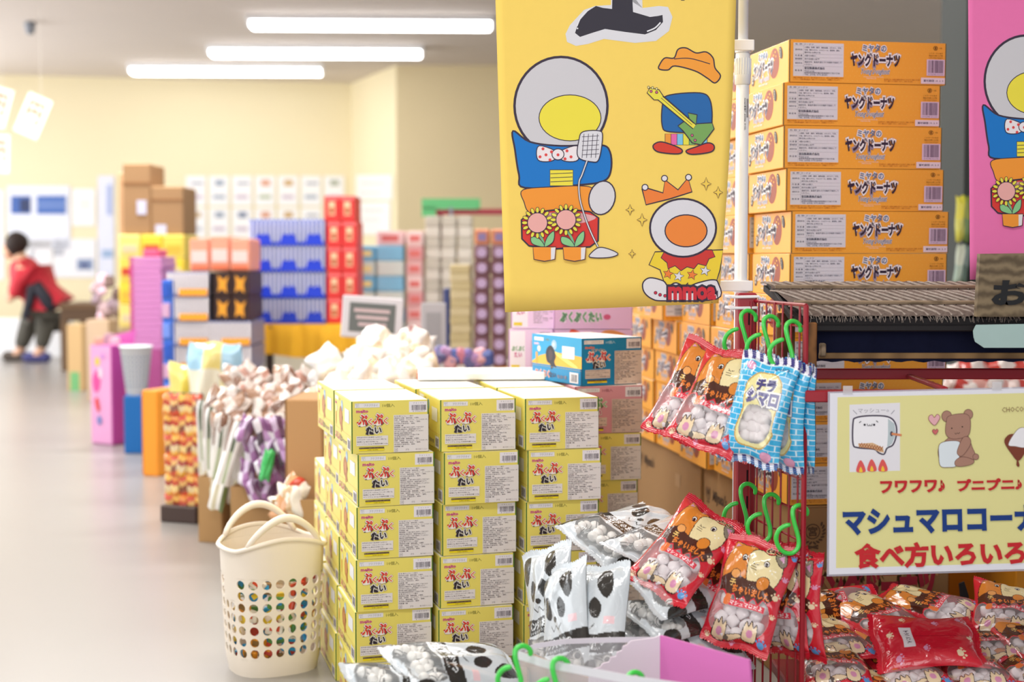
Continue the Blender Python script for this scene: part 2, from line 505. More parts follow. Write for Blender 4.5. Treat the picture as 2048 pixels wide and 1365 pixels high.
m_yel = mat('#eee06e', rough=.42, spec=.4, noise=.03, scale=8)
m_yel_top = mat('#f4f2ea', rough=.35, spec=.5)
m_green = mat('#3f7030', rough=.6)
m_white_card = mat('#f3f2ee', rough=.4)
TL, TW, TH = .160, .238, .1088
tai = carton('snack_carton', TL, TW, TH, m_yel, m_yel_top, m_green, tai_art('y'), tai_side('y'))

def ordinal(i): return ['top', 'second', 'third', 'fourth', 'fifth', 'sixth', 'seventh', 'eighth', 'ninth', 'tenth', 'eleventh', 'twelfth'][i]
def place_box(proto, corner, yaw, L, W, z, tilt=0.0):
    '''corner: world xy of the near left bottom corner'''
    r = clone(proto)
    M = RZ(yaw) @ Matrix.Rotation(tilt, 4, 'Y')
    c = Vector((corner[0], corner[1], z)) + (RZ(yaw).to_3x3() @ Vector((L / 2, W / 2, 0)))
    r.matrix_world = Matrix.Translation(c) @ M
    return r
rng = random.Random(11)
front_px = [[704, 716, 713, 711, 709, 706], [881, 888, 884, 879, 876, 875], [1050, 1055, 1052, 1049, 1047, 1048]]
Dc = [2.875, 2.905, 2.935]
cn_ = ['basket-side column', 'middle column', 'panda-side column']
colname = ['column nearest the laundry basket', 'middle column', 'column nearest the panda snack bags']
for c in range(3):
    for r in range(6):
        z = TH * (5 - r)
        yaw = math.radians(15.5 + rng.uniform(-1.4, 1.4))
        p = at(front_px[c][r], 1000, Dc[c] + rng.uniform(-.006, .006))
        o = place_box(tai, (p.x, p.y), yaw, TL, TW, z)
        tag(o, f'yellow fish-cookie carton, front row, {colname[c]}, {ordinal(r)} from the top' if r else f'yellow fish-cookie carton, front row, {colname[c]}, topmost', 'carton', 'yellow fish-cookie cartons stacked on the floor')
# second and third rows behind, seen by their ends and their tops
for c in range(3):
    for r in range(6 if c == 0 else (6 if c == 1 else 1)):
        z = TH * (5 - r); yaw = math.radians(15.0 + rng.uniform(-1.2, 1.2))
        ax, ay = at(front_px[c][r], 1000, Dc[c]).xy
        dx, dy = -math.sin(yaw) * (TW + .012), math.cos(yaw) * (TW + .012)
        o = place_box(tai, (ax + dx + rng.uniform(-.003, .003), ay + dy + .004), yaw, TL, TW, z)
        tag(o, f'yellow fish-cookie carton, second row, behind the {cn_[c]}, {ordinal(r)} down' if r else f'yellow fish-cookie carton, second row, behind the {cn_[c]}, topmost', 'carton', 'yellow fish-cookie cartons stacked on the floor')
for r in range(2, 6):
    z = TH * (5 - r); yaw = math.radians(14.5)
    ax, ay = at(front_px[0][r], 1000, Dc[0]).xy
    k = 2 * (TW + .014)
    o = place_box(tai, (ax - math.sin(yaw) * k - (.012 if r > 3 else 0), ay + math.cos(yaw) * k + .004), yaw, TL, TW, z)
    tag(o, f'yellow fish-cookie carton, third row at the back, {ordinal(r)} layer from the top', 'carton', 'yellow fish-cookie cartons stacked on the floor')
# flat white box with an orange-red edge lying on the back row
q = at(960, 745, 3.42)
o = MB().box((0, 0, .010), (.30, .16, .017), m_white_card, .002).build('flat_box'); o.location = (q.x, 3.42, TH * 6 + .0012); o.rotation_euler = (0, 0, math.radians(4))
MB().box((-.1508, 0, .010), (.0016, .15, .014), mat('#d8522c', rough=.5), 0).build('red_edge', o)
tag(o, 'flat white box with an orange-red edge lying on the rear yellow cartons', 'box')
# blue chocolate and pink strawberry versions in the stack to the right
m_blue = mat('#1787bb', rough=.42, noise=.03, scale=8)
m_pink = mat('#dc9ba6', rough=.42, noise=.03, scale=8)
m_lpink = mat('#e7c6e4', rough=.42, noise=.03, scale=8)
blue = carton('snack_carton', TL, TW, TH, m_blue, m_white_card, mat('#0d5c87'), tai_art('b', note='#b8dff0', logo='#e07a5a', panel='#d8c9bd', prefix='エアイン'), tai_side('b', fish='#2c2a33', sky='#2f9fd0', logo='#f0c8d8'))
pink = carton('snack_carton', TL, TW, TH, m_pink, m_white_card, mat('#a8626e'), tai_art('p', kana=('#5f9b5a', '#7fb070'), sub='#c04a80', note='#9c5b66', panel='#d9c4b8', logo='#c04a80'), tai_side('p', fish='#c97a6a'))
sx = at(1168, 700, 3.22)
def stack2(px, D, yaw, proto, lv, lab):
    p = at(px, 900, D); o = place_box(proto, (p.x, p.y), math.radians(yaw), TL, TW, TH * lv)
    tag(o, lab, 'carton', 'cartons stacked behind the yellow ones'); return o
for lv, (px, yw, lab) in enumerate([(1148, 14, 'yellow fish-cookie carton at the foot of the stack topped by the blue one'), (1146, 15, 'yellow fish-cookie carton second up in the stack topped by the blue one'), (1150, 14, 'yellow fish-cookie carton third up in the stack topped by the blue one'), (1143, 16, 'yellow fish-cookie carton fourth up in the stack topped by the blue one'), (1148, 14, 'yellow fish-cookie carton directly beneath the rose pink one')]):
    stack2(px, 3.20, yw, tai, lv, lab)
stack2(1150, 3.20, 14, pink, 5, 'rose pink fish-cookie carton directly beneath the blue one')
stack2(1162, 3.20, 27, blue, 6, 'blue chocolate fish-cookie carton with a black fish on its end')
# pale pink cartons behind, end panels towards the aisle
lpink_a = Art()
lpink_a.rect(6, 5, 60, 104, '#efe4ee'); lpink_a.lines(80, 30, 150, 96, 12, '#9a8a94', ['原材料名 砂糖、植物油脂、小麦粉、', '乳糖、全粉乳、いちご粉末、', '名糖産業株式会社'])
lpink_a.text('ぷくぷく', 12, 44, 44, 12, '#6fa06c', .05, res=1); lpink_a.text('たい', 22, 60, 26, 12, '#d05a90', .05, res=1); lpink_a.rect(10, 92, 40, 100, '#e8c93a'); lpink_a.barcode(112, 8, 150, 24)
lp_side = Art(); lp_side.poly([(60, 30), (80, 14), (104, 26), (100, 48), (70, 52)], '#d8503c', smooth=True); lp_side.poly([(120, 26), (146, 14), (160, 40), (132, 52)], '#c9b45a', smooth=True); lp_side.text('ぷくぷくたい', 40, 74, 130, 20, '#4f8d5c', .06, res=1)
lp2a = Art(); lp2a.sub(lpink_a, lambda x, y: (x * .115 / .16, y)); lp = carton('snack_carton', .115, TW, TH, m_lpink, m_white_card, mat('#b787b4'), lp2a, lp_side)
for lv in range(8):
    wordy = ['lowest', 'second up', 'third up', 'fourth up', 'fifth up', 'sixth up', 'seventh up, under the topmost', 'topmost, under the yellow banner']
    q = at(1017 if lv != 7 else 1022, 900, 3.62); o = place_box(lpw := lp, (q.x, q.y), math.radians(-9 + (lv == 7) * 3), .115, TW, TH * lv)
    tag(o, 'pale pink carton at the end of the pink row, ' + wordy[lv], 'carton', 'cartons stacked behind the yellow ones')
# large pink carton showing its side with strawberries and fish
lg_a = Art()
lg_a.poly([(40, 4), (56, 2), (68, 12), (62, 40), (46, 42)], '#d8492f', smooth=True)
lg_a.poly([(84, 16), (98, 6), (110, 18), (104, 40), (90, 44)], '#cdbf63', smooth=True)
lg_a.poly([(118, 10), (150, 2), (190, 20), (180, 44), (140, 48)], '#d98a4e', smooth=True)
lg_a.text('ぷくぷくたい', 16, 66, 104, 24, '#5b9066', .07, outline=(.05, '#f0dff0'), res=1); lg_a.ell(134, 78, 9, 7, '#c9557f')
lg = carton('snack_carton', .198, .16, TH, mat('#dcb2d8', rough=.45), m_white_card, mat('#b787b4'), lg_a, None)
p = at(1108, 640, 3.58); o = place_box(lg, (p.x, p.y), math.radians(1), .198, .16, TH * 7 + .001)
tag(o, 'long mauve pink carton with strawberry and fish prints behind the blue one', 'carton', 'cartons stacked behind the yellow ones')
p = at(1108, 640, 3.58); o = place_box(lg, (p.x, p.y), math.radians(0), .198, .16, TH * 6 + .0005)
tag(o, 'long mauve pink carton beneath its twin, just above the blue carton', 'carton', 'cartons stacked behind the yellow ones')

# ---------------------------------------------------------------- doughnut cartons
DL, DW, DH = .360, .250, .0915
def donut_front():
    A = Art()
    V = []; P = []
    for j in range(9):
        for i in range(34):
            x = 6 + i * 10.6 + (j % 2) * 5.3; y = 5 + j * 10.0
            if x > 356 or (8 < x < 124 and y < 79): continue
            k = len(V); r = .9
            V += [(x + r * math.cos(a * PI / 3), y + r * math.sin(a * PI / 3)) for a in range(6)]; P.append(tuple(range(k, k + 6)))
    A.geo(V, P, '#f5bf58')
    A.rect(9, 7, 123, 78, '#d8dbe5')
    g = '#6c6f80'
    for y in (13.5, 31, 38, 45, 56.5): A.stroke([(11, y), (121, y)], .3, '#8d90a0')
    A.stroke([(32, 8), (32, 77)], .3, '#8d90a0')
    for y, t in ((8.3, '名 称'), (20, '原材料名'), (32.5, '内 容 量'), (39.5, '賞味期限'), (48.5, '保存方法'), (64, '製 造 者')): A.text(t, 13, y, 16, 3.6, g, .01, res=1)
    for y, w, t in ((8.6, 20, 'ドーナツ'), (15, 84, '小麦粉、砂糖、鶏卵、植物油脂、はちみつ、牛乳、'), (20.5, 80, '食塩、寒梅エキス、ソルビトール、膨張剤、香料、'), (26, 36, '酸化防止剤(V.E)'), (32.7, 26, '4個×20袋入'), (39.7, 34, '枠外右部に記載'), (46.2, 84, '直射日光、高温多湿をさけ冷暗所で保存して'), (51.4, 18, 'ください。'), (65.5, 22, '〒509-0141'), (69, 80, '岐阜県各務原市鵜沼各務原町7丁目71番地'), (73.3, 52, 'TEL (058) 370-8080')): A.text(t, 34, y, w, 3.4, g, .012, res=1)
    A.text('宮田製菓株式会社', 34, 58, 46, 5.4, '#565a6c', .02, res=1)
    A.text('※商品には万全を期しておりますが、お気づきの点がございましたら、お買い上げ店名と製造番号をお知らせ', 9, 79.6, 114, 2.7, '#a04a1c', .01, res=1)
    A.text('ください。代金は弊社負担にて送らせていただきます。お取替えいたします。', 9, 83.4, 106, 2.7, '#a04a1c', .01, res=1)
    A.text('ミヤタの', 166, 8, 54, 14, '#5f7696', .04, outline=[(.10, '#c2c4d0'), (.085, '#f6f4f6')])
    A.text('ヤングドーナツ', 139, 27, 112, 26, '#33263a', .06, outline=[(.125, '#9a8fa4'), (.105, '#f6f4f6')])
    A.text('Young Doughnut', 160, 58.5, 66, 15, '#4c5470', .01, shear=.25, outline=[(.055, '#7f88a4'), (.045, '#f6f4f6')], res=1)
    A.text('YOUNG DOUGHNUT FOR YOUNG PEOPLE', 168, 75.5, 46, 2.2, '#eae6ea', .0, res=1); A.text('MIYATA', 176, 79, 22, 2.2, '#eae6ea', res=1)
    A.ell(334, 11.5, 4.6, 4.2, None, line=1.0, lc='#5b3312'); A.text('S', 332.4, 9.2, 3.4, 4.6, '#5b3312', .05, res=1); A.text('外箱', 343, 10, 6, 3, '#7a4a1c', res=1)
    for y, t in ((21, 'このマークのある'), (26, '商品はお買い上げ後'), (31, 'リサイクルできます')): A.text(t, 319, y, 32, 3, '#8d5a20', .01, res=1)
    A.rect(314, 36, 356, 71, '#dcc6dd'); A.barcode(318, 38, 353, 65, '#4d3750', 5); A.text('4 902783 011110', 318, 66.5, 34, 3, '#5d4760', res=1)
    A.rect(301, 75.5, 357, 88.5, '#eadbe4'); A.text('賞味期限 19. 3. 9', 307, 79.5, 46, 5, '#4a4660', .02, res=1)
    A.text('誠に勝手ながら、お取替えは期限内に限らせていただきます。発送は、右の住所', 216, 79.6, 82, 2.7, '#a04a1c', .01, res=1)
    A.text('まで、着払いにてお送りください。お気づきの点は', 216, 83.4, 66, 2.7, '#a04a1c', .01, res=1)
    return A
def donut_end():
    A = Art(); k = 250 / 250
    A.ell(160, 40, 30, 33, '#9a4a30'); A.poly([(138, 20), (150, 12), (154, 30), (144, 46), (136, 36)], '#b0603c', smooth=True)
    for x, y in ((156, 22), (165, 16), (150, 30), (170, 26), (160, 33)): A.poly([(x - 3, y), (x, y - 3), (x + 4, y), (x, y + 3)], '#f0b83a')
    A.text('ミヤタの', 62, 8, 56, 15, '#5f7696', .06, outline=[(.12, '#eeedf2')], res=1)
    A.text('ヤングドーナツ', 32, 28, 122, 30, '#33263a', .06, outline=[(.125, '#9a8fa4'), (.105, '#f6f4f6')], res=1)
    A.text('Young Doughnut', 60, 61, 70, 14, '#8a8fa8', .0, shear=.2, outline=[(.07, '#dcd8dc')], res=1)
    A.text('MIYATA CONFECTIONERY', 66, 77, 56, 4, '#eae6ea', .03, res=1)
    A.ell(200, 22, 9, 15, '#3d332c', -.5, n=14); A.text('ひとくち', 194, 12, 5, 20, '#efe6d8', .02, res=1, rot=-.1, vertical=True)
    A.ell(26, 62, 9, 13, '#3d332c', .1, n=14); A.text('20', 21, 53, 10, 8, '#efe6d8', .04, res=1); A.text('袋入', 20.5, 63, 11, 7, '#efe6d8', .03, res=1)
    return A
m_don = mat('#f5ac38', rough=.38, spec=.45, noise=.05, scale=6)
don = carton('doughnut_carton', DL, DW, DH, m_don, mat('#e9dccb', rough=.5), mat('#6d5a34'), donut_front(), donut_end())
for ch in don.children:
    if ch.name.startswith('side_print'): pass
rowx = [1574, 1563, 1565, 1571, 1582, 1580, 1576, 1583, 1578, 1574, 1580]
DY = 3.07; ztop = at(1574, 78, DY).z
KH = ztop - 11 * DH          # top of the kraft cartons
yaw0 = math.radians(9.5)
for r in range(11):
    z = ztop - (r + 1) * DH
    p = at(rowx[r], 500, DY)
    o = place_box(don, (p.x, p.y), yaw0 + math.radians(rng.uniform(-.7, .7)), DL, DW, z)
    tag(o, ('orange doughnut carton, topmost of the tall front stack' if r == 0 else f'orange doughnut carton, {ordinal(r)} from the top of the tall front stack'), 'carton', 'orange doughnut cartons in the tall stacks')
# stacks standing one behind the other, their ends in line
heights = [11, 9, 4, 6]
for k, hN in enumerate(heights):
    for r in range(hN):
        z = KH + DH * r
        d = (k + 1) * (DW + .012)
        p = at(1576, 500, DY)
        ox = rng.uniform(-.008, .008)
        x = p.x - math.sin(yaw0) * d + ox - .004 * (k + 1); y = p.y + math.cos(yaw0) * d
        o = place_box(don, (x, y), yaw0 + math.radians(rng.uniform(-.5, .5)), DL, DW, z)
        tag(o, f'orange doughnut carton, {["second", "third", "fourth", "fifth"][k]} stack back from the front, level {["one", "two", "three", "four", "five", "six", "seven", "eight", "nine", "ten", "eleven"][r]} up', 'carton', 'orange doughnut cartons in the tall stacks')
# the one pushed out over the end of the last stack, part of its front showing
p = at(1325, 640, 3.86)
o = place_box(don, (p.x, p.y), yaw0, DL, DW, KH + DH * 4 + .0005)
tag(o, 'orange doughnut carton pushed out of line beside the pale pink cartons', 'carton', 'orange doughnut cartons in the tall stacks')
# ---------------------------------------------------------------- kraft cartons below
m_kraft = mat('#a07d54', rough=.8, spec=.2, noise=.06, scale=14)
m_kraft_in = mat('#9a7448', rough=.85)
KL, KW = .362, .66
def wreath(A, cx, cy, r, ch, c):
    for s in (-1, 1):
        for i in range(8):
            a = math.radians(100 + i * 17) if s < 0 else math.radians(80 - i * 17)
            x = cx + r * math.cos(a) * (1 if s > 0 else 1); y = cy + r * math.sin(a)
            A.ell(x, y, r * .2, r * .1, c, a + (.9 if s > 0 else -.9) + PI / 2, n=8)
    A.ell(cx, cy, r * .62, r * .62, None, line=r * .09, lc=c, n=18)
    A.text(ch, cx - r * .38, cy - r * .4, r * .76, r * .78, c, .03, res=1)
    A.stroke([(cx - r * .5, cy + r * 1.2), (cx + r * .5, cy + r * 1.45)], r * .16, c); A.stroke([(cx + r * .5, cy + r * 1.2), (cx - r * .5, cy + r * 1.45)], r * .16, c)
def kraft_front():
    A = Art(); wreath(A, 42, 52, 26, '宮', '#5d4530')
    A.text('宮田製菓株式会社', 84, 36, 210, 24, '#5d4530', .03, res=1)
    A.text('ヤングドーナツ', 30, 140, 296, 78, '#a8283c', .07, outline=[(.17, '#a8283c'), (.155, '#b9905f')])
    return A
def kraft_end():
    A = Art(); wreath(A, 40, 66, 19, 'M', '#5d4530')
    A.text("Miyata's", 78, 54, 112, 36, '#4d3a28', .03, shear=.2, res=1)
    A.rect(420, 60, 470, 96, '#a8865e')
    return A
def kraft(L, W, H, fr, en):
    mb = MB(); mb.box((0, 0, H / 2), (L, W, H), m_kraft, .003); root = mb.build('kraft_carton')
    fl = MB()
    for s in (-1, 1): fl.box((0, s * (W / 4 + .0005), H + .001), (L - .004, W / 2 - .003, .003), m_kraft, .001)
    f1 = MB().box((0, -W / 4, H + .0012), (L - .004, W / 2 - .002, .003), m_kraft, .001).build('flap', root)
    f2 = MB().box((0, W / 4, H + .0012), (L - .004, W / 2 - .002, .003), m_kraft, .001).build('flap', root)
    MB().box((0, 0, H + .0032), (L + .001, .05, .0008), mat('#c2a070', rough=.3)).build('packing_tape', root)
    if fr: fr.to_mb(lambda x, y: Vector((x / 1000 - L / 2, -W / 2, H - y / 1000)), Vector((0, -1, 0)), step=.00005, rough=.8).build('front_print', root)
    if en: en.to_mb(lambda x, y: Vector((-L / 2, W / 2 - x / 1000, H - y / 1000)), Vector((-1, 0, 0)), step=.00005, rough=.8).build('end_print', root)
    return root
kc = kraft(KL, KW, KH - .004, kraft_front(), kraft_end())
p = at(1588, 1100, 3.06); o = place_box(kc, (p.x, p.y), yaw0, KL, KW, 0)
tag(o, 'kraft carton with red doughnut lettering under the tall orange stack', 'carton', 'kraft cartons on the floor')
p2x = p.x - math.sin(yaw0) * (KW + .012) - .004; p2y = p.y + math.cos(yaw0) * (KW + .012)
o = place_box(kc, (p2x, p2y), yaw0, KL, KW, 0)
tag(o, 'kraft carton standing behind the one with red doughnut lettering', 'carton', 'kraft cartons on the floor')
for k3 in (2,):
    o = place_box(kc, (p.x - math.sin(yaw0) * (KW + .012) * k3 - .008, p.y + math.cos(yaw0) * (KW + .012) * k3), yaw0, KL, KW, 0)
    tag(o, 'kraft carton farthest back in the row, deep in shade', 'carton', 'kraft cartons on the floor')
for x in (tai, blue, pink, lp, lg, don, kc): drop(x)
# ================================================================ red display rack, pole, straw-roofed stall front
m_red = mat('#9c1526', rough=.35, spec=.5)
m_dred = mat('#8e1424', rough=.4, spec=.5)
PD, ND = 2.70, 2.45           # far and near ends of the side grid
gp_far = at(1490, 800, PD); gp_near = at(1610, 800, ND)
rack = empty('display_rack', (gp_far.x, gp_far.y, 0))
tag(rack, 'red steel shop rack with a wire grid side hung with snack bags', 'rack')
def rel(v, o): return Vector(v) - o.location
ztp = at(1490, 586, PD).z
mb = MB()
c = rel(gp_far, rack); gd = (gp_near - gp_far); gd.z = 0; glen = gd.length; gd.normalize()
gn = Vector((gd.y, -gd.x, 0))
Rg = Matrix(((gd.x, -gn.x, 0), (gd.y, -gn.y, 0), (0, 0, 1)))
mb = MB(); mb.box((0, 0, ztp / 2), (.036, .040, ztp), m_red, .003)
post = mb.build('upright', rack)
mb = MB()
for i in range(int(ztp / .05)):
    mb.box((.004, -.0203, .03 + i * .05), (.006, .0012, .024), mat('#2a0a10', rough=.8), 0)
mb.build('slot_row', post)['kind'] = 'stuff'
# second upright at the right end of the bay, rear beams
farR = at(2250, 800, PD)
MB().box(tuple(rel((farR.x, farR.y, ztp / 2), rack)), (.036, .04, ztp), m_red, .003).build('upright', rack)
# side grid
ztn = at(1608, 611, ND).z
nrm_p = rel(gp_near, rack)
zs = [.05]
for px, y in ((1604, 611), (1604, 654), (1604, 961), (1604, 1026), (1604, 1085)):
    zs.append(at(px, y, ND).z)
zs += [at(1604, y, ND).z for y in (1290, 1200, 770, 860)]
for z in zs:
    b_ = nrm_p.copy(); b_.z = z; a_ = Vector((.012, -.012, z))
    MB().tube([a_, b_], .0021 if z != max(zs) else .0034, m_red, 6).build('grid_wire', rack)
for i in range(7):
    t = (i + .7) / 7.4; p = nrm_p * t; 
    MB().tube([(p.x, p.y, .05), (p.x, p.y, ztn)], .0019, m_red, 6).build('grid_wire', rack)
MB().tube([(nrm_p.x, nrm_p.y, .0), (nrm_p.x, nrm_p.y, ztn)], .0048, m_red, 8).build('grid_frame', rack)
# shelf frame at hip height: front bar, back bar, end bar, brace
fb = at(1608, 792, 2.43); bb = at(1632, 748, 2.70); RX = at(2250, 792, 2.43).x
def bar(name, a, b, w, h, m=m_red):
    a = rel(a, rack); b = rel(b, rack); d = b - a; L = d.length; d.normalize(); n = Vector((-d.y, d.x, 0))
    u = d.cross(n)
    R = Matrix(((d.x, n.x, u.x), (d.y, n.y, u.y), (d.z, n.z, u.z)))
    return MB().box((a + b) / 2, (L, w, h), m, .002, M=R).build(name, rack)
zb = fb.z
bar('front_bar', (fb.x, fb.y, zb), (RX, fb.y, zb), .028, .020)
bar('back_bar', (gp_far.x, 2.70, bb.z), (RX, 2.70, bb.z), .02, .020)
bar('end_bar', (fb.x + .012, fb.y, zb), (gp_far.x + .03, 2.70, bb.z), .022, .016)
bar('brace', at(1816, 752, 2.70), at(1890, 779, 2.45), .012, .008)
# lower deck that carries the loose bags
DKZ = .155
MB().box(tuple(rel(((fb.x + RX) / 2 + .01, 2.575, DKZ - .012), rack)), (RX - fb.x, .37, .024), m_dred, .003).build('lower_deck', rack)
for x_ in (fb.x + .02, RX - .02):
    MB().box(tuple(rel((x_, 2.42, (DKZ - .024) / 2), rack)), (.03, .03, DKZ - .024), m_red, .002).build('foot_post', rack)

# ---- telescopic white pole with banner arm clips
m_pole = mat('#e6eaf0', rough=.3, spec=.5)
m_clip = mat('#f0eef0', rough=.25, spec=.5)
pt = at(1487, 0, 2.80)
pole = empty('banner_pole', (pt.x, 2.80, 0))
tag(pole, 'white telescopic banner pole strapped to the red rack upright', 'pole')
zc = at(1487, 140, 2.80).z
MB().tube([(0, 0, 0.02), (0, 0, zc)], .0125, m_pole, 20).build('lower_tube', pole, True)
MB().tube([(0, 0, zc), (0, 0, 2.3)], .0098, m_pole, 20).build('upper_tube', pole, True)
mb = MB(); cz0 = at(1487, 168, 2.80).z; cz1 = at(1487, 108, 2.80).z
mb.lathe([(.0125, cz0 - .003), (.0155, cz0), (.0160, (cz0 * .6 + cz1 * .4)), (.0140, cz1), (.010, cz1 + .004)], m_pole, 24)
for i in range(20):
    a = 2 * PI * i / 20; mb.box((.0155 * math.cos(a), .0155 * math.sin(a), (cz0 + cz1) / 2 + .004), (.002, .002, (cz1 - cz0) * .55), m_pole, .0006, M=Matrix.Rotation(a, 3, 'Z'))
mb.build('twist_collar', pole, True)
st = Art(); st.rect(0, 0, 10, 66, '#eef0f2'); st.text('ADVERTISING BANNER STAND', .8, 2, 2.2, 62, '#6a6a70', .02, res=1, vertical=True); st.barcode(4, 4, 8, 40, '#4a4a50', 9)
rr = .0128
zst = at(1487, 195, 2.80).z
def cyl(x, y):
    a = -PI / 2 - (x - 5) / 1000 / rr; return Vector((rr * math.cos(a), rr * math.sin(a), zst - y / 1000))
st.to_mb(lambda x, y: Vector((0, 0, 0)) + cyl(-x + 4, y), lambda x, y: Vector(((cyl(-x + 4, y)).x, (cyl(-x + 4, y)).y, 0)).normalized(), step=.0001).build('barcode_sticker', pole)
MB().lathe([(.0, 0), (.11, 0), (.11, .012), (.02, .02), (.0, .02)], mat('#d8dade', rough=.5), 28).build('foot', pole)
for yy, w in ((93, .062), (572, .066)):
    z = at(1487, yy, 2.80).z
    mb = MB(); mb.box((-.012, -.018, z), (w, .004, .021), m_clip, .0015)
    mb.box((-.012 + w / 2 - .002, -.004, z), (.004, .026, .020), m_clip, .001)
    mb.lathe([(.0128, -.012), (.0155, -.012), (.0155, .012), (.0128, .012)], m_clip, 18, c=(0, 0, z))
    mb.build('clip', pole)
for yy in (594, 616):
    z = at(1487, yy, PD).z
    t = empty('cable_tie', (gp_far.x, gp_far.y, z))
    t2 = MB().tube([(-.034, .03, 0), (-.030, -.022, .0), (.02, -.024, .001), (.022, .03, 0)], .0028, m_clip, 6, closed=True)
    o = t2.build('cable_tie'); o.location = (gp_far.x, gp_far.y, z); bpy.data.objects.remove(t)
    tag(o, 'white cable tie round the red upright and pole, ' + ('upper one' if yy == 594 else 'lower one'), 'cable tie', 'cable ties on the upright')

# ---- miniature stall roof of straw rope with wooden posts
stall = empty('stall_roof_display', (at(1608, 700, 2.52).x, 2.52, 0))
tag(stall, 'small wooden stall front with straw-rope roof, navy cloth and bamboo rail', 'stall')
m_wood = mat('#8a5a2c', rough=.55, c2='#4e2f14', scale=9, wave='X')
m_wood2 = mat('#97826a', rough=.7, c2='#6d5c48', scale=14, wave='Z')
m_dark = mat('#1d1a1c', rough=.7)
m_straw = mat('#85776f', rough=.95, spec=.1, c2='#4a3c36', scale=150, bump=1.0)
m_straw_l = mat('#b0a59c', rough=.95, spec=.1, c2='#7b6c62', scale=120, bump=1.0)
# roof plane: eave near the camera, ridge behind
eL = at(1604, 637, 2.53); rL = at(1527, 571, 2.84)
XR = at(2300, 600, 2.53).x
def S(v): return Vector(v) - stall.location
slope = Vector((0, rL.y - eL.y, rL.z - eL.z)); sl = slope.length; sd = slope.normalized(); rn = Vector((0, -sd.z, sd.y))
Lr = XR - eL.x; xsk = (rL.x - eL.x)
def rp(u, v, h=0.0):   # u along the eave (m), v 0..1 up the slope
    return S((eL.x + u + xsk * v * 0.0 + (rL.x - eL.x) * v, eL.y, eL.z)) + slope * v + rn * h
mb = MB(); mb.add([rp(0, 0, 0), rp(Lr, 0, 0), rp(Lr, 1, 0), rp(0, 1, 0), rp(0, 0, -.012), rp(Lr, 0, -.012), rp(Lr, 1, -.012), rp(0, 1, -.012)], [(0, 1, 2, 3), (7, 6, 5, 4), (0, 4, 5, 1), (1, 5, 6, 2), (2, 6, 7, 3), (3, 7, 4, 0)], m_dark)
mb.build('roof_board', stall)
rr2 = random.Random(5)
for ci, (v0, v1) in enumerate(((0.0, .25), (.28, .74), (.77, 1.0))):
    w = .0205; u = .004
    # a matted straw course with raised slanting cords laid over it
    mb = MB(); n = 90; V = []; Fc = []
    for i in range(n + 1):
        for t in range(4):
            h = (.004, .009, .009, .004)[t] + rr2.uniform(-.0012, .0012)
            V.append(rp(Lr * i / n, v0 + (v1 - v0) * (0, .12, .88, 1)[t], h))
    for i in range(n):
        for t in range(3): a = i * 4 + t; Fc.append((a, a + 4, a + 5, a + 1))
    mb.add(V, Fc, m_straw); mb.build('straw_course', stall, True)
    while u < Lr - w:
        pts = []
        for t in range(6):
            tt = t / 5; pts.append(rp(u + .042 * (1 - tt) * (v1 - v0) / .42 - .01 + rr2.uniform(-.0008, .0008), v0 + (v1 - v0) * (.02 + .96 * tt), (.0055 if t in (0, 5) else .0095) + rr2.uniform(-.0003, .0006)))
        MB().tube(pts, [.0018, .0026, .0024, .0026, .0024, .0018], m_straw_l, 5).build('straw_cord', stall)
        u += w * rr2.uniform(.93, 1.07)
for v in (.265, .755):
    mb = MB(); a = rp(.005, v, .012); b = rp(Lr, v, .012); mb.box((a + b) / 2, (Lr - .005, .008, .006), m_wood2, .001, M=Matrix(((1, 0, 0), (0, sd.y, rn.y), (0, sd.z, rn.z)))); mb.build('roof_batten', stall)
# frayed straw edge of the eave
fr = MB()
for i in range(260):
    u = rr2.uniform(0, Lr); a = rp(u, 0.0, .004); fr.tube([a, a + Vector((rr2.uniform(-.004, .004), -.004, -rr2.uniform(.004, .012)))], .0005, m_straw_l, 3, cap=False)
fr.build('eave_fringe', stall)['kind'] = 'stuff'
mb = MB(); a = rp(0, 0, -.006); b = rp(Lr, 0, -.006); mb.box((a + b) / 2 + Vector((0, .004, -.012)), (Lr, .014, .011), m_dark, .002); mb.build('eave_board', stall)
# gable board on the open end
mb = MB(); a = rp(-.004, -.03, 0); b = rp(-.004, 1.03, 0); mb.box((a + b) / 2, (.006, (b - a).length, .012), m_dark, .001, M=Matrix.Rotation(math.atan2(xsk, slope.y), 3, 'Z') @ Matrix.Rotation(math.atan2(slope.z, slope.y), 3, 'X')); mb.build('gable_board', stall)
# posts
zt = at(1620, 645, 2.53).z; zbm = zb + .0105
MB().box(tuple(S((at(1619, 700, 2.53).x, 2.53, (zt + zbm) / 2))), (.0222, .022, zt - zbm), m_wood, .002).build('front_post', stall)
MB().box(tuple(S((at(1566, 700, 2.71).x, 2.69, (zt + .02 + bb.z) / 2))), (.034, .02, zt - bb.z), m_wood, .002).build('rear_post', stall)
MB().box(tuple(S((at(1645, 700, 2.545).x, 2.545, at(1645, 700, 2.545).z))), (.010, .016, .024), m_wood2, .002).build('peg', stall)
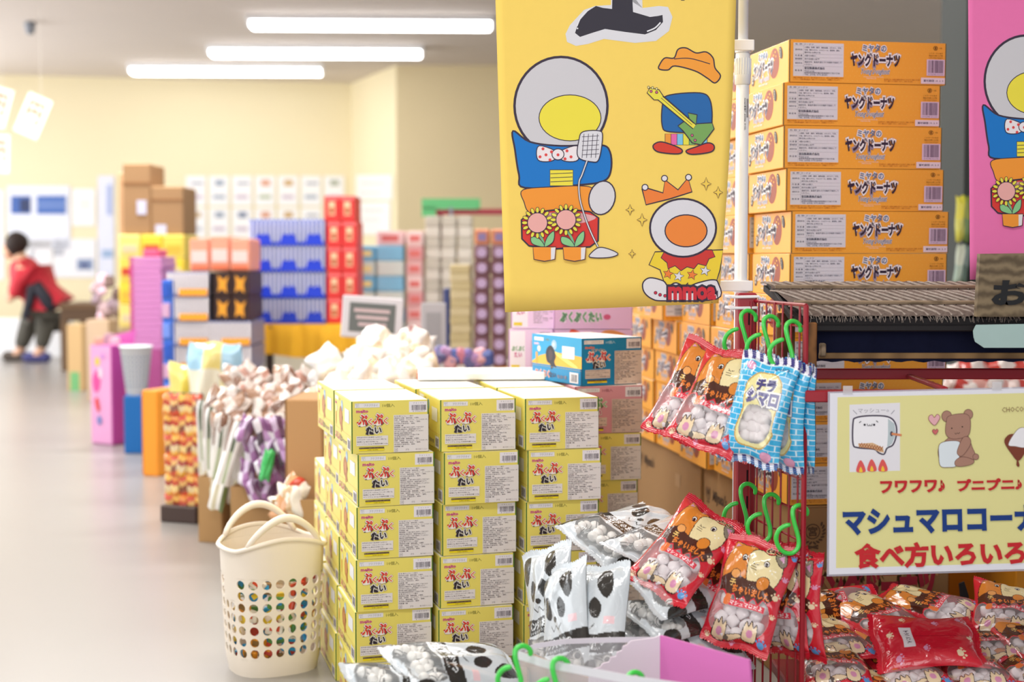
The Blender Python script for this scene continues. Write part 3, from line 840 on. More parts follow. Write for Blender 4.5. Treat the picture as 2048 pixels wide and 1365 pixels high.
# navy cloth and bamboo rail behind the eave
m_navy = mat('#1d2038', rough=.95, spec=.1, noise=.2, scale=60)
x0 = at(1634, 700, 2.57).x; zt2 = at(1634, 640, 2.57).z; zb2 = at(1634, 724, 2.57).z; n = 60; V = []; Fc = []
for i in range(n + 1):
    u = i / n; x = x0 + (XR - x0) * u
    y = 2.575 + .004 * math.sin(u * 34) + .002 * math.sin(u * 71)
    zz = zb2 + .0015 * math.sin(u * 90)
    V += [S((x, y, zt2)), S((x, y - .002, (zt2 + zz) / 2)), S((x, y, zz))]
for i in range(n):
    for j in range(2): a = i * 3 + j; Fc.append((a, a + 1, a + 4, a + 3))
MB().add(V, Fc, m_navy).build('navy_cloth', stall, True)
zr = at(1700, 712, 2.555).z
MB().box(tuple(S(((x0 + XR) / 2, 2.555, zr))), (XR - x0, .006, .0105), mat('#8a6b42', rough=.6, c2='#6c5130', scale=5, wave='X'), .001).build('bamboo_rail', stall)
# carved name plank leaning on the roof
pn = Vector((0, -1, .0)); pp = at(2000, 570, 2.50)
pk = empty('wooden_plank_sign', (pp.x + .06, 2.50, at(2000, 634, 2.50).z))
tag(pk, 'brown wooden plank sign carved with dark brush lettering, on the straw roof', 'sign')
def P2(px, py, p0=pp, n_=pn, o=None): return on_plane(px, py, p0, n_) - (o or pk).location
xa = P2(1956, 510).x; xb = xa + .30; za = P2(1956, 508).z; zb_ = P2(1952, 634).z
MB().prism([(xa, zb_), (xb, zb_), (xb, za + .004), (xa + .004, za)], .016, mat('#85745a', rough=.65, c2='#5a4c39', scale=16, wave='Z'), O=(0, 0.009, 0)).build('board', pk)
A = Art(); s_ = 2.50 / F
A.text('お菓子', 0, 0, 225, 50, '#141417', .045, shear=.1, res=2)
a0 = P2(1986, 561)
A.to_mb(lambda x, y: Vector((a0.x + x * s_, 0, a0.z - y * s_)), Vector((0, -1, 0)), step=.001, start=1.2).build('carved_lettering', pk)
# pale green torn paper under the eave
ppn = at(2000, 670, 2.50)
paper = MB().prism([(p_.x, p_.z) for p_ in [on_plane(a_, b_, ppn, Vector((0, -1, 0))) for a_, b_ in ((1946, 662), (1952, 650), (2200, 646), (2200, 696), (1968, 696), (1950, 684), (1947, 674))]], .0012, mat('#a9c4c0', rough=.5, noise=.06, scale=30), O=(0, 2.50, 0))
o = paper.build('paper_notice'); tag(o, 'pale green torn paper hung under the straw eave', 'paper')
# ================================================================ marshmallow corner sign
sp = at(1850, 960, 2.41); snrm = Vector((0.02, -1, .0)).normalized()
sg = empty('hanging_sign', tuple(at(1855, 1145, 2.41)))
tag(sg, 'laminated yellow paper sign about marshmallows hung on the red shelf bar', 'sign')
def sgp(x, y): return on_plane(x, y, sp, snrm) - sg.location
XE = 2440
def yy(x, y0): return y0 - (x - 1660) * .025
mb = MB()
def quad(mb, c4, off, m, t=.0008):
    v = [sgp(*q) + snrm * off for q in c4]; w = [q - snrm * t for q in v]
    mb.add(v + w, [(0, 1, 2, 3), (7, 6, 5, 4), (0, 4, 5, 1), (1, 5, 6, 2), (2, 6, 7, 3), (3, 7, 4, 0)], m)
mb = MB(); quad(mb, [(1660, 787), (1658, 1150), (XE, 1128), (XE, 768)], 0, mat('#e6e6ef', rough=.22, spec=.5)); mb.build('paper_sheet', sg)
mb = MB(); quad(mb, [(1656, 784), (1654, 1154), (XE, 1132), (XE, 765)], -.0012, mat('#c9c9d6', rough=.15, spec=.5, alpha=.5), .0003); mb.build('laminate_edge', sg)
A = Art()
def T(t, x, y, w, h, c, **k):
    A.text(t, x, y, w, h, c, rot=-.025, **k)
A.poly([(1675, 795), (1672, 1137), (XE, 1116), (XE, 778)], '#e3dd9a')
A.poly([(1699, 810), (1800, 806), (1800, 942), (1699, 945)], '#e6e4ea')
T('マッシューo', 1716, 818, 62, 9, '#8f8c98', off=.0, res=1)
A.stroke([(1706, 821), (1714, 829)], 1.3, '#8f8c98'); A.stroke([(1789, 821), (1782, 829)], 1.3, '#8f8c98')
# toasted marshmallow on a stick
A.poly([(1706, 846), (1712, 836), (1740, 832), (1775, 834), (1790, 846), (1793, 868), (1786, 890), (1774, 897), (1768, 909), (1757, 906), (1748, 899), (1716, 896), (1706, 888)], '#f0eff4', 3.2, '#4c4456', smooth=True)
A.poly([(1776, 838), (1789, 848), (1791, 870), (1784, 888), (1774, 896), (1776, 870)], '#b9c6cb', 0)
A.poly([(1716, 888), (1745, 886), (1766, 896), (1768, 906), (1757, 904), (1746, 898), (1718, 895)], '#d9b48c', 0)
for i in range(9):
    x = 1718 + i * 5.2; A.stroke([(x, 887 + i * .9), (x + 5, 895 + i * .9)], 1.3, '#a85f34'); A.stroke([(x + 6, 886 + i * .9), (x, 895 + i * .9)], 1.3, '#a85f34')
A.ell(1783, 868, 3, 5, '#4c4456'); A.stroke([(1783, 868), (1803, 871)], 4.5, '#d98a5c')
A.ell(1729, 850, 2.2, 2.2, '#2f2834'); A.ell(1748, 850, 2.2, 2.2, '#2f2834'); A.stroke([(1734, 848), (1735, 852), (1738, 852), (1739, 849), (1740, 852), (1743, 852), (1744, 848)], 1.2, '#2f2834')
A.stroke([(1722, 843), (1718, 846)], 1.4, '#2f2834'); A.stroke([(1752, 842), (1756, 845)], 1.4, '#2f2834')
for x, y in ((1721, 932), (1743, 930), (1765, 930)):
    A.poly([(x - 8, y + 12), (x - 6, y - 2), (x, y - 11), (x + 7, y - 1), (x + 9, y + 12)], '#dd5a58', smooth=True); A.poly([(x - 3, y + 12), (x, y + 2), (x + 4, y + 12)], '#f3c63c', smooth=True)
# brown bear hugging a marshmallow
br = '#a9806f'; bl = '#6e4a40'
A.poly([(1908, 870), (1932, 868), (1944, 895), (1950, 915), (1930, 930), (1905, 932), (1882, 926), (1876, 900), (1890, 882)], br, 1, bl, smooth=True)
A.ell(1951, 914, 6, 6, br, line=1, lc=bl)
A.ell(1893, 833, 10, 11, br, line=1, lc=bl); A.ell(1936, 829, 9, 10, br, line=1, lc=bl)
A.poly([(1898, 832), (1930, 828), (1940, 840), (1938, 868), (1925, 876), (1903, 878), (1891, 868), (1892, 845)], br, 1, bl, smooth=True)
A.ell(1903, 857, 1.5, 1.5, '#3b2722'); A.ell(1924, 854, 1.5, 1.5, '#3b2722'); A.stroke([(1909, 866), (1911, 869), (1914, 866), (1916, 868), (1919, 865)], 1, '#3b2722')
A.poly([(1878, 890), (1892, 883), (1916, 883), (1920, 895), (1914, 930), (1896, 935), (1880, 932), (1877, 910)], '#dde6ec', 1, bl, smooth=True)
A.poly([(1926, 875), (1938, 876), (1940, 890), (1924, 912), (1914, 908), (1916, 895)], br, 1, bl, smooth=True)
A.poly([(1910, 922), (1924, 914), (1946, 920), (1944, 928), (1926, 933), (1911, 932)], br, 1, bl, smooth=True)
def heart(x, y, r, c): A.poly([(x, y + r), (x - r, y), (x - r * .9, y - r * .7), (x - r * .4, y - r * .9), (x, y - r * .4), (x + r * .5, y - r), (x + r, y - r * .6), (x + r * .8, y + r * .1)], c, 1, '#8d4a4e', smooth=True)
heart(1868, 840, 11, '#e3aeb4'); heart(1870, 864, 5.5, '#cf6a6a')
# chocolate dipped marshmallow
A.text('CHOCOLATE', 2003, 815, 70, 10, '#8a6a4a', 0, rot=-.04, res=1)
A.poly([(2008, 885), (2014, 872), (2026, 868), (2060, 868), (2062, 885), (2050, 905), (2036, 922), (2022, 908)], '#7b3c2a', smooth=True)
A.poly([(2016, 890), (2026, 870), (2040, 856), (2060, 860), (2066, 880), (2050, 895), (2030, 893)], '#ecebf0', 1, '#9a8a84', smooth=True)
A.poly([(2034, 918), (2038, 930), (2036, 934), (2032, 930)], '#7b3c2a', smooth=True)
T('フワフワ♪', 1761, 964, 126, 22, '#c2242c', off=.05)
T('プニプニ♪', 1915, 960, 126, 22, '#c2242c', off=.05)
T('マシュマロコーナー', 1687, 1022, 432, 46, '#183a80', off=.05)
T('食べ方いろいろ', 1711, 1090, 336, 46, '#c6262e', off=.045)
T('おいしい', 2110, 1080, 160, 46, '#c6262e', off=.045) if False else None
A.to_mb(lambda x, y: sgp(x, y), snrm, step=.00003, rough=.3).build('printed_drawing', sg)
for px, py in ((1695, 785), (1993, 777), (2250, 771)):
    c = sgp(px, py)
    MB().box(c + Vector((0, -.0014, .004)), (.016, .0008, .014), mat('#e2e0e4', rough=.2, alpha=.45), 0).build('clear_tape', sg)

# ================================================================ banners
def banner(name, label, edge, D, nrm, bg, groups, th=.0008, org=None, curl=0.0):
    p0 = at(*org, D); n = Vector(nrm).normalized()
    o = empty(name, tuple(p0)); tag(o, label, 'banner', 'hanging banners')
    def f(x, y):
        q = on_plane(x, y, p0, n)
        return q - Vector(o.location) + n * (curl * math.sin((x - org[0]) / 90.0) * 1.0)
    # sheet subdivided so that it hangs in soft waves
    (tlx, tly), (trx, try_), (brx, bry), (blx, bly) = edge
    nx, ny = 28, 20; V = []; Fc = []
    for j in range(ny + 1):
        for i in range(nx + 1):
            u, v = i / nx, j / ny
            lx, ly = tlx + (blx - tlx) * v, tly + (bly - tly) * v
            rx, ry = trx + (brx - trx) * (v ** 2.2), try_ + (bry - try_) * v
            V.append(f(lx + (rx - lx) * u, ly + (ry - ly) * u))
    K = len(V); V += [q - n * th for q in V]
    for j in range(ny):
        for i in range(nx):
            a = j * (nx + 1) + i; Fc.append((a, a + nx + 1, a + nx + 2, a + 1)); Fc.append((K + a, K + a + 1, K + a + nx + 2, K + a + nx + 1))
    for i in range(nx): a = i; Fc.append((a, a + 1, K + a + 1, K + a)); a = ny * (nx + 1) + i; Fc.append((a + 1, a, K + a, K + a + 1))
    for j in range(ny): a = j * (nx + 1); b = a + nx + 1; Fc.append((b, a, K + a, K + b)); a += nx; b = a + nx + 1; Fc.append((a, b, K + b, K + a))
    MB().add(V, Fc, mat(bg, rough=.7, spec=.2, noise=.03, scale=60)).build('sheet', o, True)
    for pn_, art in groups:
        art.to_mb(f, n, step=.00005, start=8, rough=.65).build(pn_, o)
    return o
ink = '#3a2f42'
def flower(A, cx, cy, r, rot=0):
    for i in range(16):
        a = rot + i * PI / 8; A.ell(cx + r * 1.27 * math.cos(a), cy + r * 1.27 * math.sin(a), r * .30, r * .17, '#ecdf4a', a, 1.1, ink, n=12)
    A.ell(cx, cy, r, r, '#edaea8', line=1.6, lc=ink)
def potted(A, cx, cy, pcx, pcy, r=20):
    A.stroke([(cx, cy + r), ((cx + pcx) / 2 + 2, (cy + pcy) / 2 + 8), (pcx, pcy)], 4.5, '#7cb58a', smooth=True)
    A.poly([(pcx, pcy), (pcx - 24, pcy - 6), (pcx - 26, pcy - 20), (pcx - 10, pcy - 16)], '#8ccb8e', 1.4, ink, smooth=True)
    A.poly([(pcx, pcy), (pcx + 6, pcy - 20), (pcx + 19, pcy - 31), (pcx + 17, pcy - 10)], '#8ccb8e', 1.4, ink, smooth=True)
    flower(A, cx, cy, r)
    A.poly([(pcx - 23, pcy), (pcx + 23, pcy), (pcx + 21, pcy + 25), (pcx, pcy + 29), (pcx - 21, pcy + 25)], '#f59a35', 1.8, ink)
    A.poly([(pcx + 13, pcy + 2), (pcx + 22, pcy + 1), (pcx + 20, pcy + 24), (pcx + 13, pcy + 26)], '#e6e4e8')
def sparkle(A, x, y, r):
    A.poly([(x, y - r), (x + r * .25, y - r * .25), (x + r * .8, y), (x + r * .25, y + r * .25), (x, y + r), (x - r * .25, y + r * .25), (x - r * .8, y), (x - r * .25, y - r * .25)], '#f2cf56', 1.2, ink)
def star(A, x, y, r, c):
    A.poly([(x + (r if i % 2 == 0 else r * .45) * math.sin(i * PI / 5 + .2), y - (r if i % 2 == 0 else r * .45) * math.cos(i * PI / 5 + .2)) for i in range(10)], c, 1.2, ink)
def stage_art():
    '''plain shapes in the poster's colours: a disc, cloth blocks, a drum, flower pots, a microphone stand'''
    A = Art()
    A.ell(1122, 212, 93, 98, '#cfcdd2', line=5, lc=ink, n=44)
    A.ell(1140, 236, 62, 46, '#efe047', line=1.8, lc=ink, n=36)
    A.poly([(1026, 262), (1060, 284), (1122, 292), (1200, 290), (1220, 304), (1222, 340), (1208, 362), (1160, 370), (1050, 376), (1038, 350), (1030, 300)], '#1277c9', 3.6, ink, smooth=True)
    A.rect(1100, 340, 1146, 372, '#efe047', 1.6, ink)
    for y in (348, 356, 364): A.stroke([(1101, y), (1145, y - 2)], 1.3, ink)
    A.poly([(1046, 380), (1106, 374), (1160, 372), (1186, 378), (1190, 404), (1178, 430), (1130, 434), (1064, 428), (1048, 404)], '#f59a35', 1.8, ink, smooth=True)
    A.ell(1204, 396, 26, 34, '#d9d7dc', .25, 2.6, ink)
    A.poly([(1043, 440), (1060, 426), (1130, 418), (1180, 424), (1197, 436), (1196, 482), (1180, 494), (1110, 498), (1058, 492), (1044, 478)], '#dc3a34', 3.4, ink)
    A.poly([(1060, 432), (1130, 424), (1180, 430), (1190, 438), (1150, 448), (1066, 446)], '#e3aaae', 0, smooth=True)
    for s in (-1, 1): A.poly([(1116, 306), (1116 + s * 38, 292), (1116 + s * 40, 320), (1116 + s * 12, 322)], '#eee6ea', 1.8, ink, smooth=True)
    A.ell(1116, 309, 12, 11, '#eee6ea', line=1.8, lc=ink)
    for x, y in ((1086, 298), (1092, 310), (1080, 314), (1100, 320), (1103, 304), (1116, 310), (1134, 302), (1142, 314), (1130, 318)): A.ell(x, y, 3, 3, '#e04848', n=10)
    A.poly([(1166, 264), (1198, 262), (1205, 274), (1198, 318), (1184, 324), (1156, 314), (1158, 280)], '#dddce3', 2, ink, smooth=True)
    for y in range(5): A.stroke([(1164, 274 + y * 9), (1198, 272 + y * 9)], 1.0, ink)
    for x in range(4): A.stroke([(1168 + x * 9, 268), (1164 + x * 9, 316)], 1.0, ink)
    pl = [(1174, 322), (1164, 350), (1158, 366), (1160, 400), (1172, 440), (1184, 470), (1196, 494)]
    A.stroke(pl, 4.6, ink, smooth=True); A.stroke(pl, 2.2, '#e3e1e6', smooth=True)
    A.poly([(1178, 512), (1196, 496), (1216, 498), (1236, 508), (1220, 515), (1190, 516)], '#dddce3', 2, ink, smooth=True)
    potted(A, 1075, 446, 1089, 494); potted(A, 1132, 440, 1149, 494, 20)
    return A
def guitar_art():
    A = Art()
    A.poly([(1320, 128), (1330, 116), (1348, 116), (1356, 99), (1372, 96), (1392, 106), (1412, 104), (1426, 116), (1430, 136), (1441, 152), (1430, 166), (1414, 156), (1390, 142), (1350, 132), (1336, 140), (1318, 138)], '#f5a03a', 2.6, ink, smooth=True)
    A.stroke([(1348, 118), (1380, 117), (1420, 128)], 1.8, ink, smooth=True)
    A.poly([(1326, 204), (1340, 190), (1400, 186), (1420, 200), (1424, 240), (1414, 262), (1340, 264), (1324, 250)], '#2267ab', 2.4, ink, smooth=True)
    for i, c in enumerate(('#f09a3a', '#e868a8', '#7cc4e8', '#e8df4a', '#7cb36a', '#f09a3a', '#7cc4e8')): A.rect(1330 + i * 12, 268, 1342 + i * 12, 290, c, 1.1, ink)
    A.poly([(1306, 292), (1320, 284), (1344, 290), (1364, 300), (1356, 308), (1316, 304)], '#d8402e', 2.6, ink, smooth=True)
    A.poly([(1372, 302), (1392, 294), (1416, 286), (1428, 292), (1422, 304), (1384, 309)], '#d8402e', 2.6, ink, smooth=True)
    A.poly([(1356, 252), (1378, 236), (1376, 226), (1394, 230), (1392, 248), (1424, 246), (1428, 258), (1416, 274), (1402, 290), (1384, 286), (1366, 262)], '#79a85c', 2.2, ink)
    A.poly([(1294, 186), (1300, 176), (1318, 180), (1326, 192), (1392, 250), (1386, 258), (1316, 200), (1308, 200)], '#ecdf4a', 1.8, ink)
    for i in range(2): A.stroke([(1322 + i * 3, 196 - i * 3), (1384 + i * 3, 250 - i * 3)], 1, ink)
    for x, y in ((1297, 175), (1305, 176), (1313, 178)): A.ell(x, y, 2.2, 2.6, '#f3e9a0', line=1, lc=ink, n=8)
    for x, y in ((1302, 183), (1313, 185), (1384, 271), (1390, 281)): A.ell(x, y, 2.6, 2.6, '#d8628a', line=1, lc=ink, n=8)
    return A
def crown_art():
    A = Art()
    A.poly([(1284, 378), (1292, 410), (1340, 398), (1384, 384), (1376, 356), (1356, 380), (1330, 360), (1326, 386), (1292, 376)], '#f0823a', 2.6, ink)
    for x, y in ((1290, 375), (1329, 357), (1377, 355)): A.ell(x, y, 6, 6, '#e6e2e8', line=2, lc=ink, n=14)
    A.poly([(1298, 530), (1320, 540), (1330, 570), (1430, 572), (1440, 540), (1446, 500), (1310, 504)], '#f0d23a', 2.2, ink)
    A.poly([(1322, 516), (1334, 526), (1336, 538), (1350, 532), (1362, 542), (1374, 534), (1388, 538), (1396, 528), (1412, 532), (1418, 518), (1430, 514), (1424, 500), (1330, 500)], '#cf3a34', 1.8, ink)
    A.ell(1366, 456, 66, 58, '#dddce3', line=4.0, lc=ink, n=40)
    A.ell(1372, 462, 42, 32, '#f0893a', line=2.4, lc=ink, n=30)
    for x, y, c in ((1336, 548, '#f0823a'), (1357, 553, '#e3e1e6'), (1384, 550, '#f0823a'), (1410, 542, '#e3e1e6')): star(A, x, y, 11, c)
    A.poly([(1286, 566), (1300, 556), (1326, 562), (1336, 572), (1352, 566), (1372, 574), (1396, 566), (1424, 560), (1436, 566), (1434, 598), (1330, 602), (1304, 598), (1288, 584)], '#e3e1e6', 2.6, ink, smooth=True)
    for x, y in ((1311, 586), (1320, 590), (1330, 592)): A.ell(x, y, 3.2, 3.2, '#c9304a', line=1, lc=ink, n=10)
    A.text('mmoa', 1338, 576, 92, 22, '#cf2f3c', .05, outline=[(.10, ink)])
    for x, y, r in ((1260, 420, 11), (1284, 440, 13), (1412, 368, 13), (1436, 385, 12), (1264, 508, 9)): sparkle(A, x, y, r)
    return A
top = Art()
top.poly([(1160, -60), (1224, -60), (1222, 10), (1190, 12), (1168, 20), (1140, 50), (1131, 68), (1134, 84), (1152, 92), (1176, 88), (1208, 78), (1270, 86), (1312, 82), (1338, 62), (1345, 34), (1336, 14), (1318, 12), (1285, 16), (1283, -60)], '#dedee4')
top.poly([(1226, -60), (1262, -60), (1266, 24), (1300, 34), (1316, 32), (1325, 30), (1326, 44), (1312, 60), (1290, 69), (1250, 64), (1210, 58), (1184, 66), (1160, 74), (1150, 66), (1158, 42), (1176, 22), (1192, 12), (1206, 16), (1224, 18)], '#33303c')
top.stroke([(1154, 52), (1160, 38), (1168, 27), (1180, 18)], 2.4, '#e8e8ee', smooth=True); top.stroke([(1294, 63), (1310, 56), (1321, 45)], 2.8, '#e8e8ee', smooth=True); top.ell(1155, 57, 1.6, 1.6, '#e8e8ee', n=8)
top.poly([(1358, -20), (1372, -20), (1369, 1), (1362, 1)], '#33303c')
banner('banner_yellow', 'yellow printed banner hanging from the white pole, with flower pots, guitar and crown', [(978, -420), (1478, -420), (1437, 607), (1010, 625)], 2.73, (-.05, -1, 0), '#fad86c', [('black_brush_stroke', top), ('flower_pot_print', stage_art()), ('guitar_print', guitar_art()), ('crown_print', crown_art())], org=(1250, 300), curl=0)
pa = Art(); S2 = 1.0
pa.sub(stage_art(), lambda x, y: (1951 + (x - 1009) * .905, 70 + (y - 113) * .94))
# keep only what lies on the pink sheet
banner('banner_pink', 'pink printed banner beside the tall orange stack', [(1934, -420), (2230, -420), (2230, 545), (1940, 560)], 2.66, (.03, -1, 0), '#f07ab4', [('flower_pot_print', pa)], org=(2050, 300), curl=0)
# ================================================================ snack bags
def bag_material(name, rough=.16):
    m = bpy.data.materials.new(name); m.use_nodes = True
    nt = m.node_tree; b = nt.nodes['Principled BSDF']
    a = nt.nodes.new('ShaderNodeVertexColor'); a.layer_name = 'print'
    nt.links.new(a.outputs['Color'], b.inputs['Base Color']); nt.links.new(a.outputs['Alpha'], b.inputs['Alpha'])
    b.inputs['Roughness'].default_value = rough; b.inputs['Specular IOR Level'].default_value = .6
    b.inputs['Coat Weight'].default_value = .5; b.inputs['Coat Roughness'].default_value = .08
    tc = nt.nodes.new('ShaderNodeTexCoord'); mp = nt.nodes.new('ShaderNodeMapping'); mp.inputs['Scale'].default_value = (1, 1, .55)
    nz = nt.nodes.new('ShaderNodeTexNoise'); nz.inputs['Scale'].default_value = 55; nz.inputs['Detail'].default_value = 3; nz.inputs['Distortion'].default_value = 1.2
    bp = nt.nodes.new('ShaderNodeBump'); bp.inputs['Strength'].default_value = .55; bp.inputs['Distance'].default_value = .003
    nt.links.new(tc.outputs['Object'], mp.inputs[0]); nt.links.new(mp.outputs[0], nz.inputs['Vector']); nt.links.new(nz.outputs['Fac'], bp.inputs['Height'])
    nt.links.new(bp.outputs[0], b.inputs['Normal']); nt.links.new(bp.outputs[0], b.inputs['Coat Normal'])
    return m
m_film = bag_material('printed_film')
def bag(name, w, h, th, art, W, H, seed, seal=.011, back='#d02030', puff=None, crease=1.0, wav=1.0, aw=None):
    '''local frame: x width, z up (0 top, -h bottom), printed front towards -y; drawing units are mm, y down'''
    r = random.Random(seed); C = raster(art, 0, 0, aw or w * 1000, h * 1000, W, H)
    ph = [r.uniform(0, 6.28) for _ in range(12)]
    X, Z = np.meshgrid(np.linspace(-1, 1, W), np.linspace(0, 1, H))
    s = seal / h
    e = np.clip(np.minimum(Z - s, 1 - s - Z) / .20, 0, 1)
    prof = np.sqrt(np.clip(1 - (1 - e) ** 2, 0, 1))
    cross = np.clip(1 - np.abs(X) ** 2.6, 0, 1) ** .62
    t = th / 2 * prof * cross
    ends = np.exp(-np.clip(np.minimum(Z - s, 1 - s - Z), 0, 1) / .13)
    inside = ((Z > s) & (Z < 1 - s)).astype(float)
    fold = 0
    for k in range(5):
        f = 5 + 4.2 * k; fold = fold + np.sin(X * f * (1 - .35 * (1 - ends)) + ph[k] + Z * r.uniform(-3, 3)) / (1.2 + k * .5)
    t = t + crease * .0016 * fold * ends * inside * (1 - np.abs(X) ** 8)
    di = 0
    for k in range(4):
        a = r.uniform(-1, 1); f = r.uniform(7, 15)
        di = di + np.exp(-((X * math.cos(a) * .7 + (Z - .5) * 2 * math.sin(a) - r.uniform(-.6, .6)) * f) ** 2)
    t = t + crease * .0022 * di * prof * cross
    t = np.maximum(t, .0002)
    half = w / 2 * (1 - .10 * prof * (1 - np.abs(2 * Z - 1)) + wav * .012 * np.sin(Z * 13 + ph[6]))
    zz = -h * Z + wav * .003 * np.sin(X * 5 + ph[7]) * (1 - 2 * Z)
    crimp = .0006 * np.sin(Z * h / .0016 * 2 * PI * .5) * (1 - inside)
    bend = wav * .004 * np.sin(X * 2.2 + ph[8]) * (np.abs(2 * Z - 1) ** 2) + wav * .006 * (X * np.sin(Z * 4 + ph[9]))
    xs = X * half
    yf = -t + bend + crimp; yb = t * .55 + bend + crimp + .0004
    # serrated ends
    ser = .0012 * ((np.arange(W) % 4 < 2) * 2 - 1); zz[0, :] += ser; zz[-1, :] += ser
    Vf = np.stack([xs, yf, zz], -1).reshape(-1, 3); 
    st = 3; xi = list(range(0, W, st)); xi += [W - 1] if xi[-1] != W - 1 else []
    zi = list(range(0, H, st)); zi += [H - 1] if zi[-1] != H - 1 else []
    Vb = np.stack([xs, yb, zz], -1)[np.ix_(zi, xi)].reshape(-1, 3)
    idx = np.arange(W * H).reshape(H, W); q = np.stack([idx[:-1, :-1], idx[1:, :-1], idx[1:, 1:], idx[:-1, 1:]], -1).reshape(-1, 4)
    nb = len(xi); mb_ = len(zi); ib = np.arange(nb * mb_).reshape(mb_, nb) + W * H
    qb = np.stack([ib[:-1, :-1], ib[:-1, 1:], ib[1:, 1:], ib[1:, :-1]], -1).reshape(-1, 4)
    Q = np.vstack([q, qb]); V = np.vstack([Vf, Vb])
    me = bpy.data.meshes.new(name); me.vertices.add(len(V)); me.vertices.foreach_set('co', V.astype(np.float32).ravel())
    me.loops.add(Q.size); me.loops.foreach_set('vertex_index', Q.astype(np.int32).ravel())
    me.polygons.add(len(Q)); me.polygons.foreach_set('loop_start', np.arange(0, Q.size, 4, dtype=np.int32)); me.polygons.foreach_set('loop_total', np.full(len(Q), 4, np.int32))
    me.polygons.foreach_set('use_smooth', np.ones(len(Q), bool))
    me.update(); me.validate()
    ca = me.color_attributes.new('print', 'FLOAT_COLOR', 'POINT')
    cb = np.tile(np.array([*lin(back), 1.0]), (len(Vb), 1))
    ca.data.foreach_set('color', np.vstack([C.reshape(-1, 4), cb]).astype(np.float32).ravel())
    me.materials.append(m_film)
    return me
def orient(o, T, B, nrm, flip=False):
    '''top centre T, bottom centre B, print facing roughly nrm'''
    T = Vector(T); B = Vector(B); z = (T - B).normalized(); n = Vector(nrm); n = (n - z * n.dot(z)).normalized()
    y = -n; x = y.cross(z)
    R = Matrix(((x.x, y.x, z.x), (x.y, y.y, z.y), (x.z, y.z, z.z)))
    o.matrix_world = Matrix.Translation(T) @ R.to_4x4()

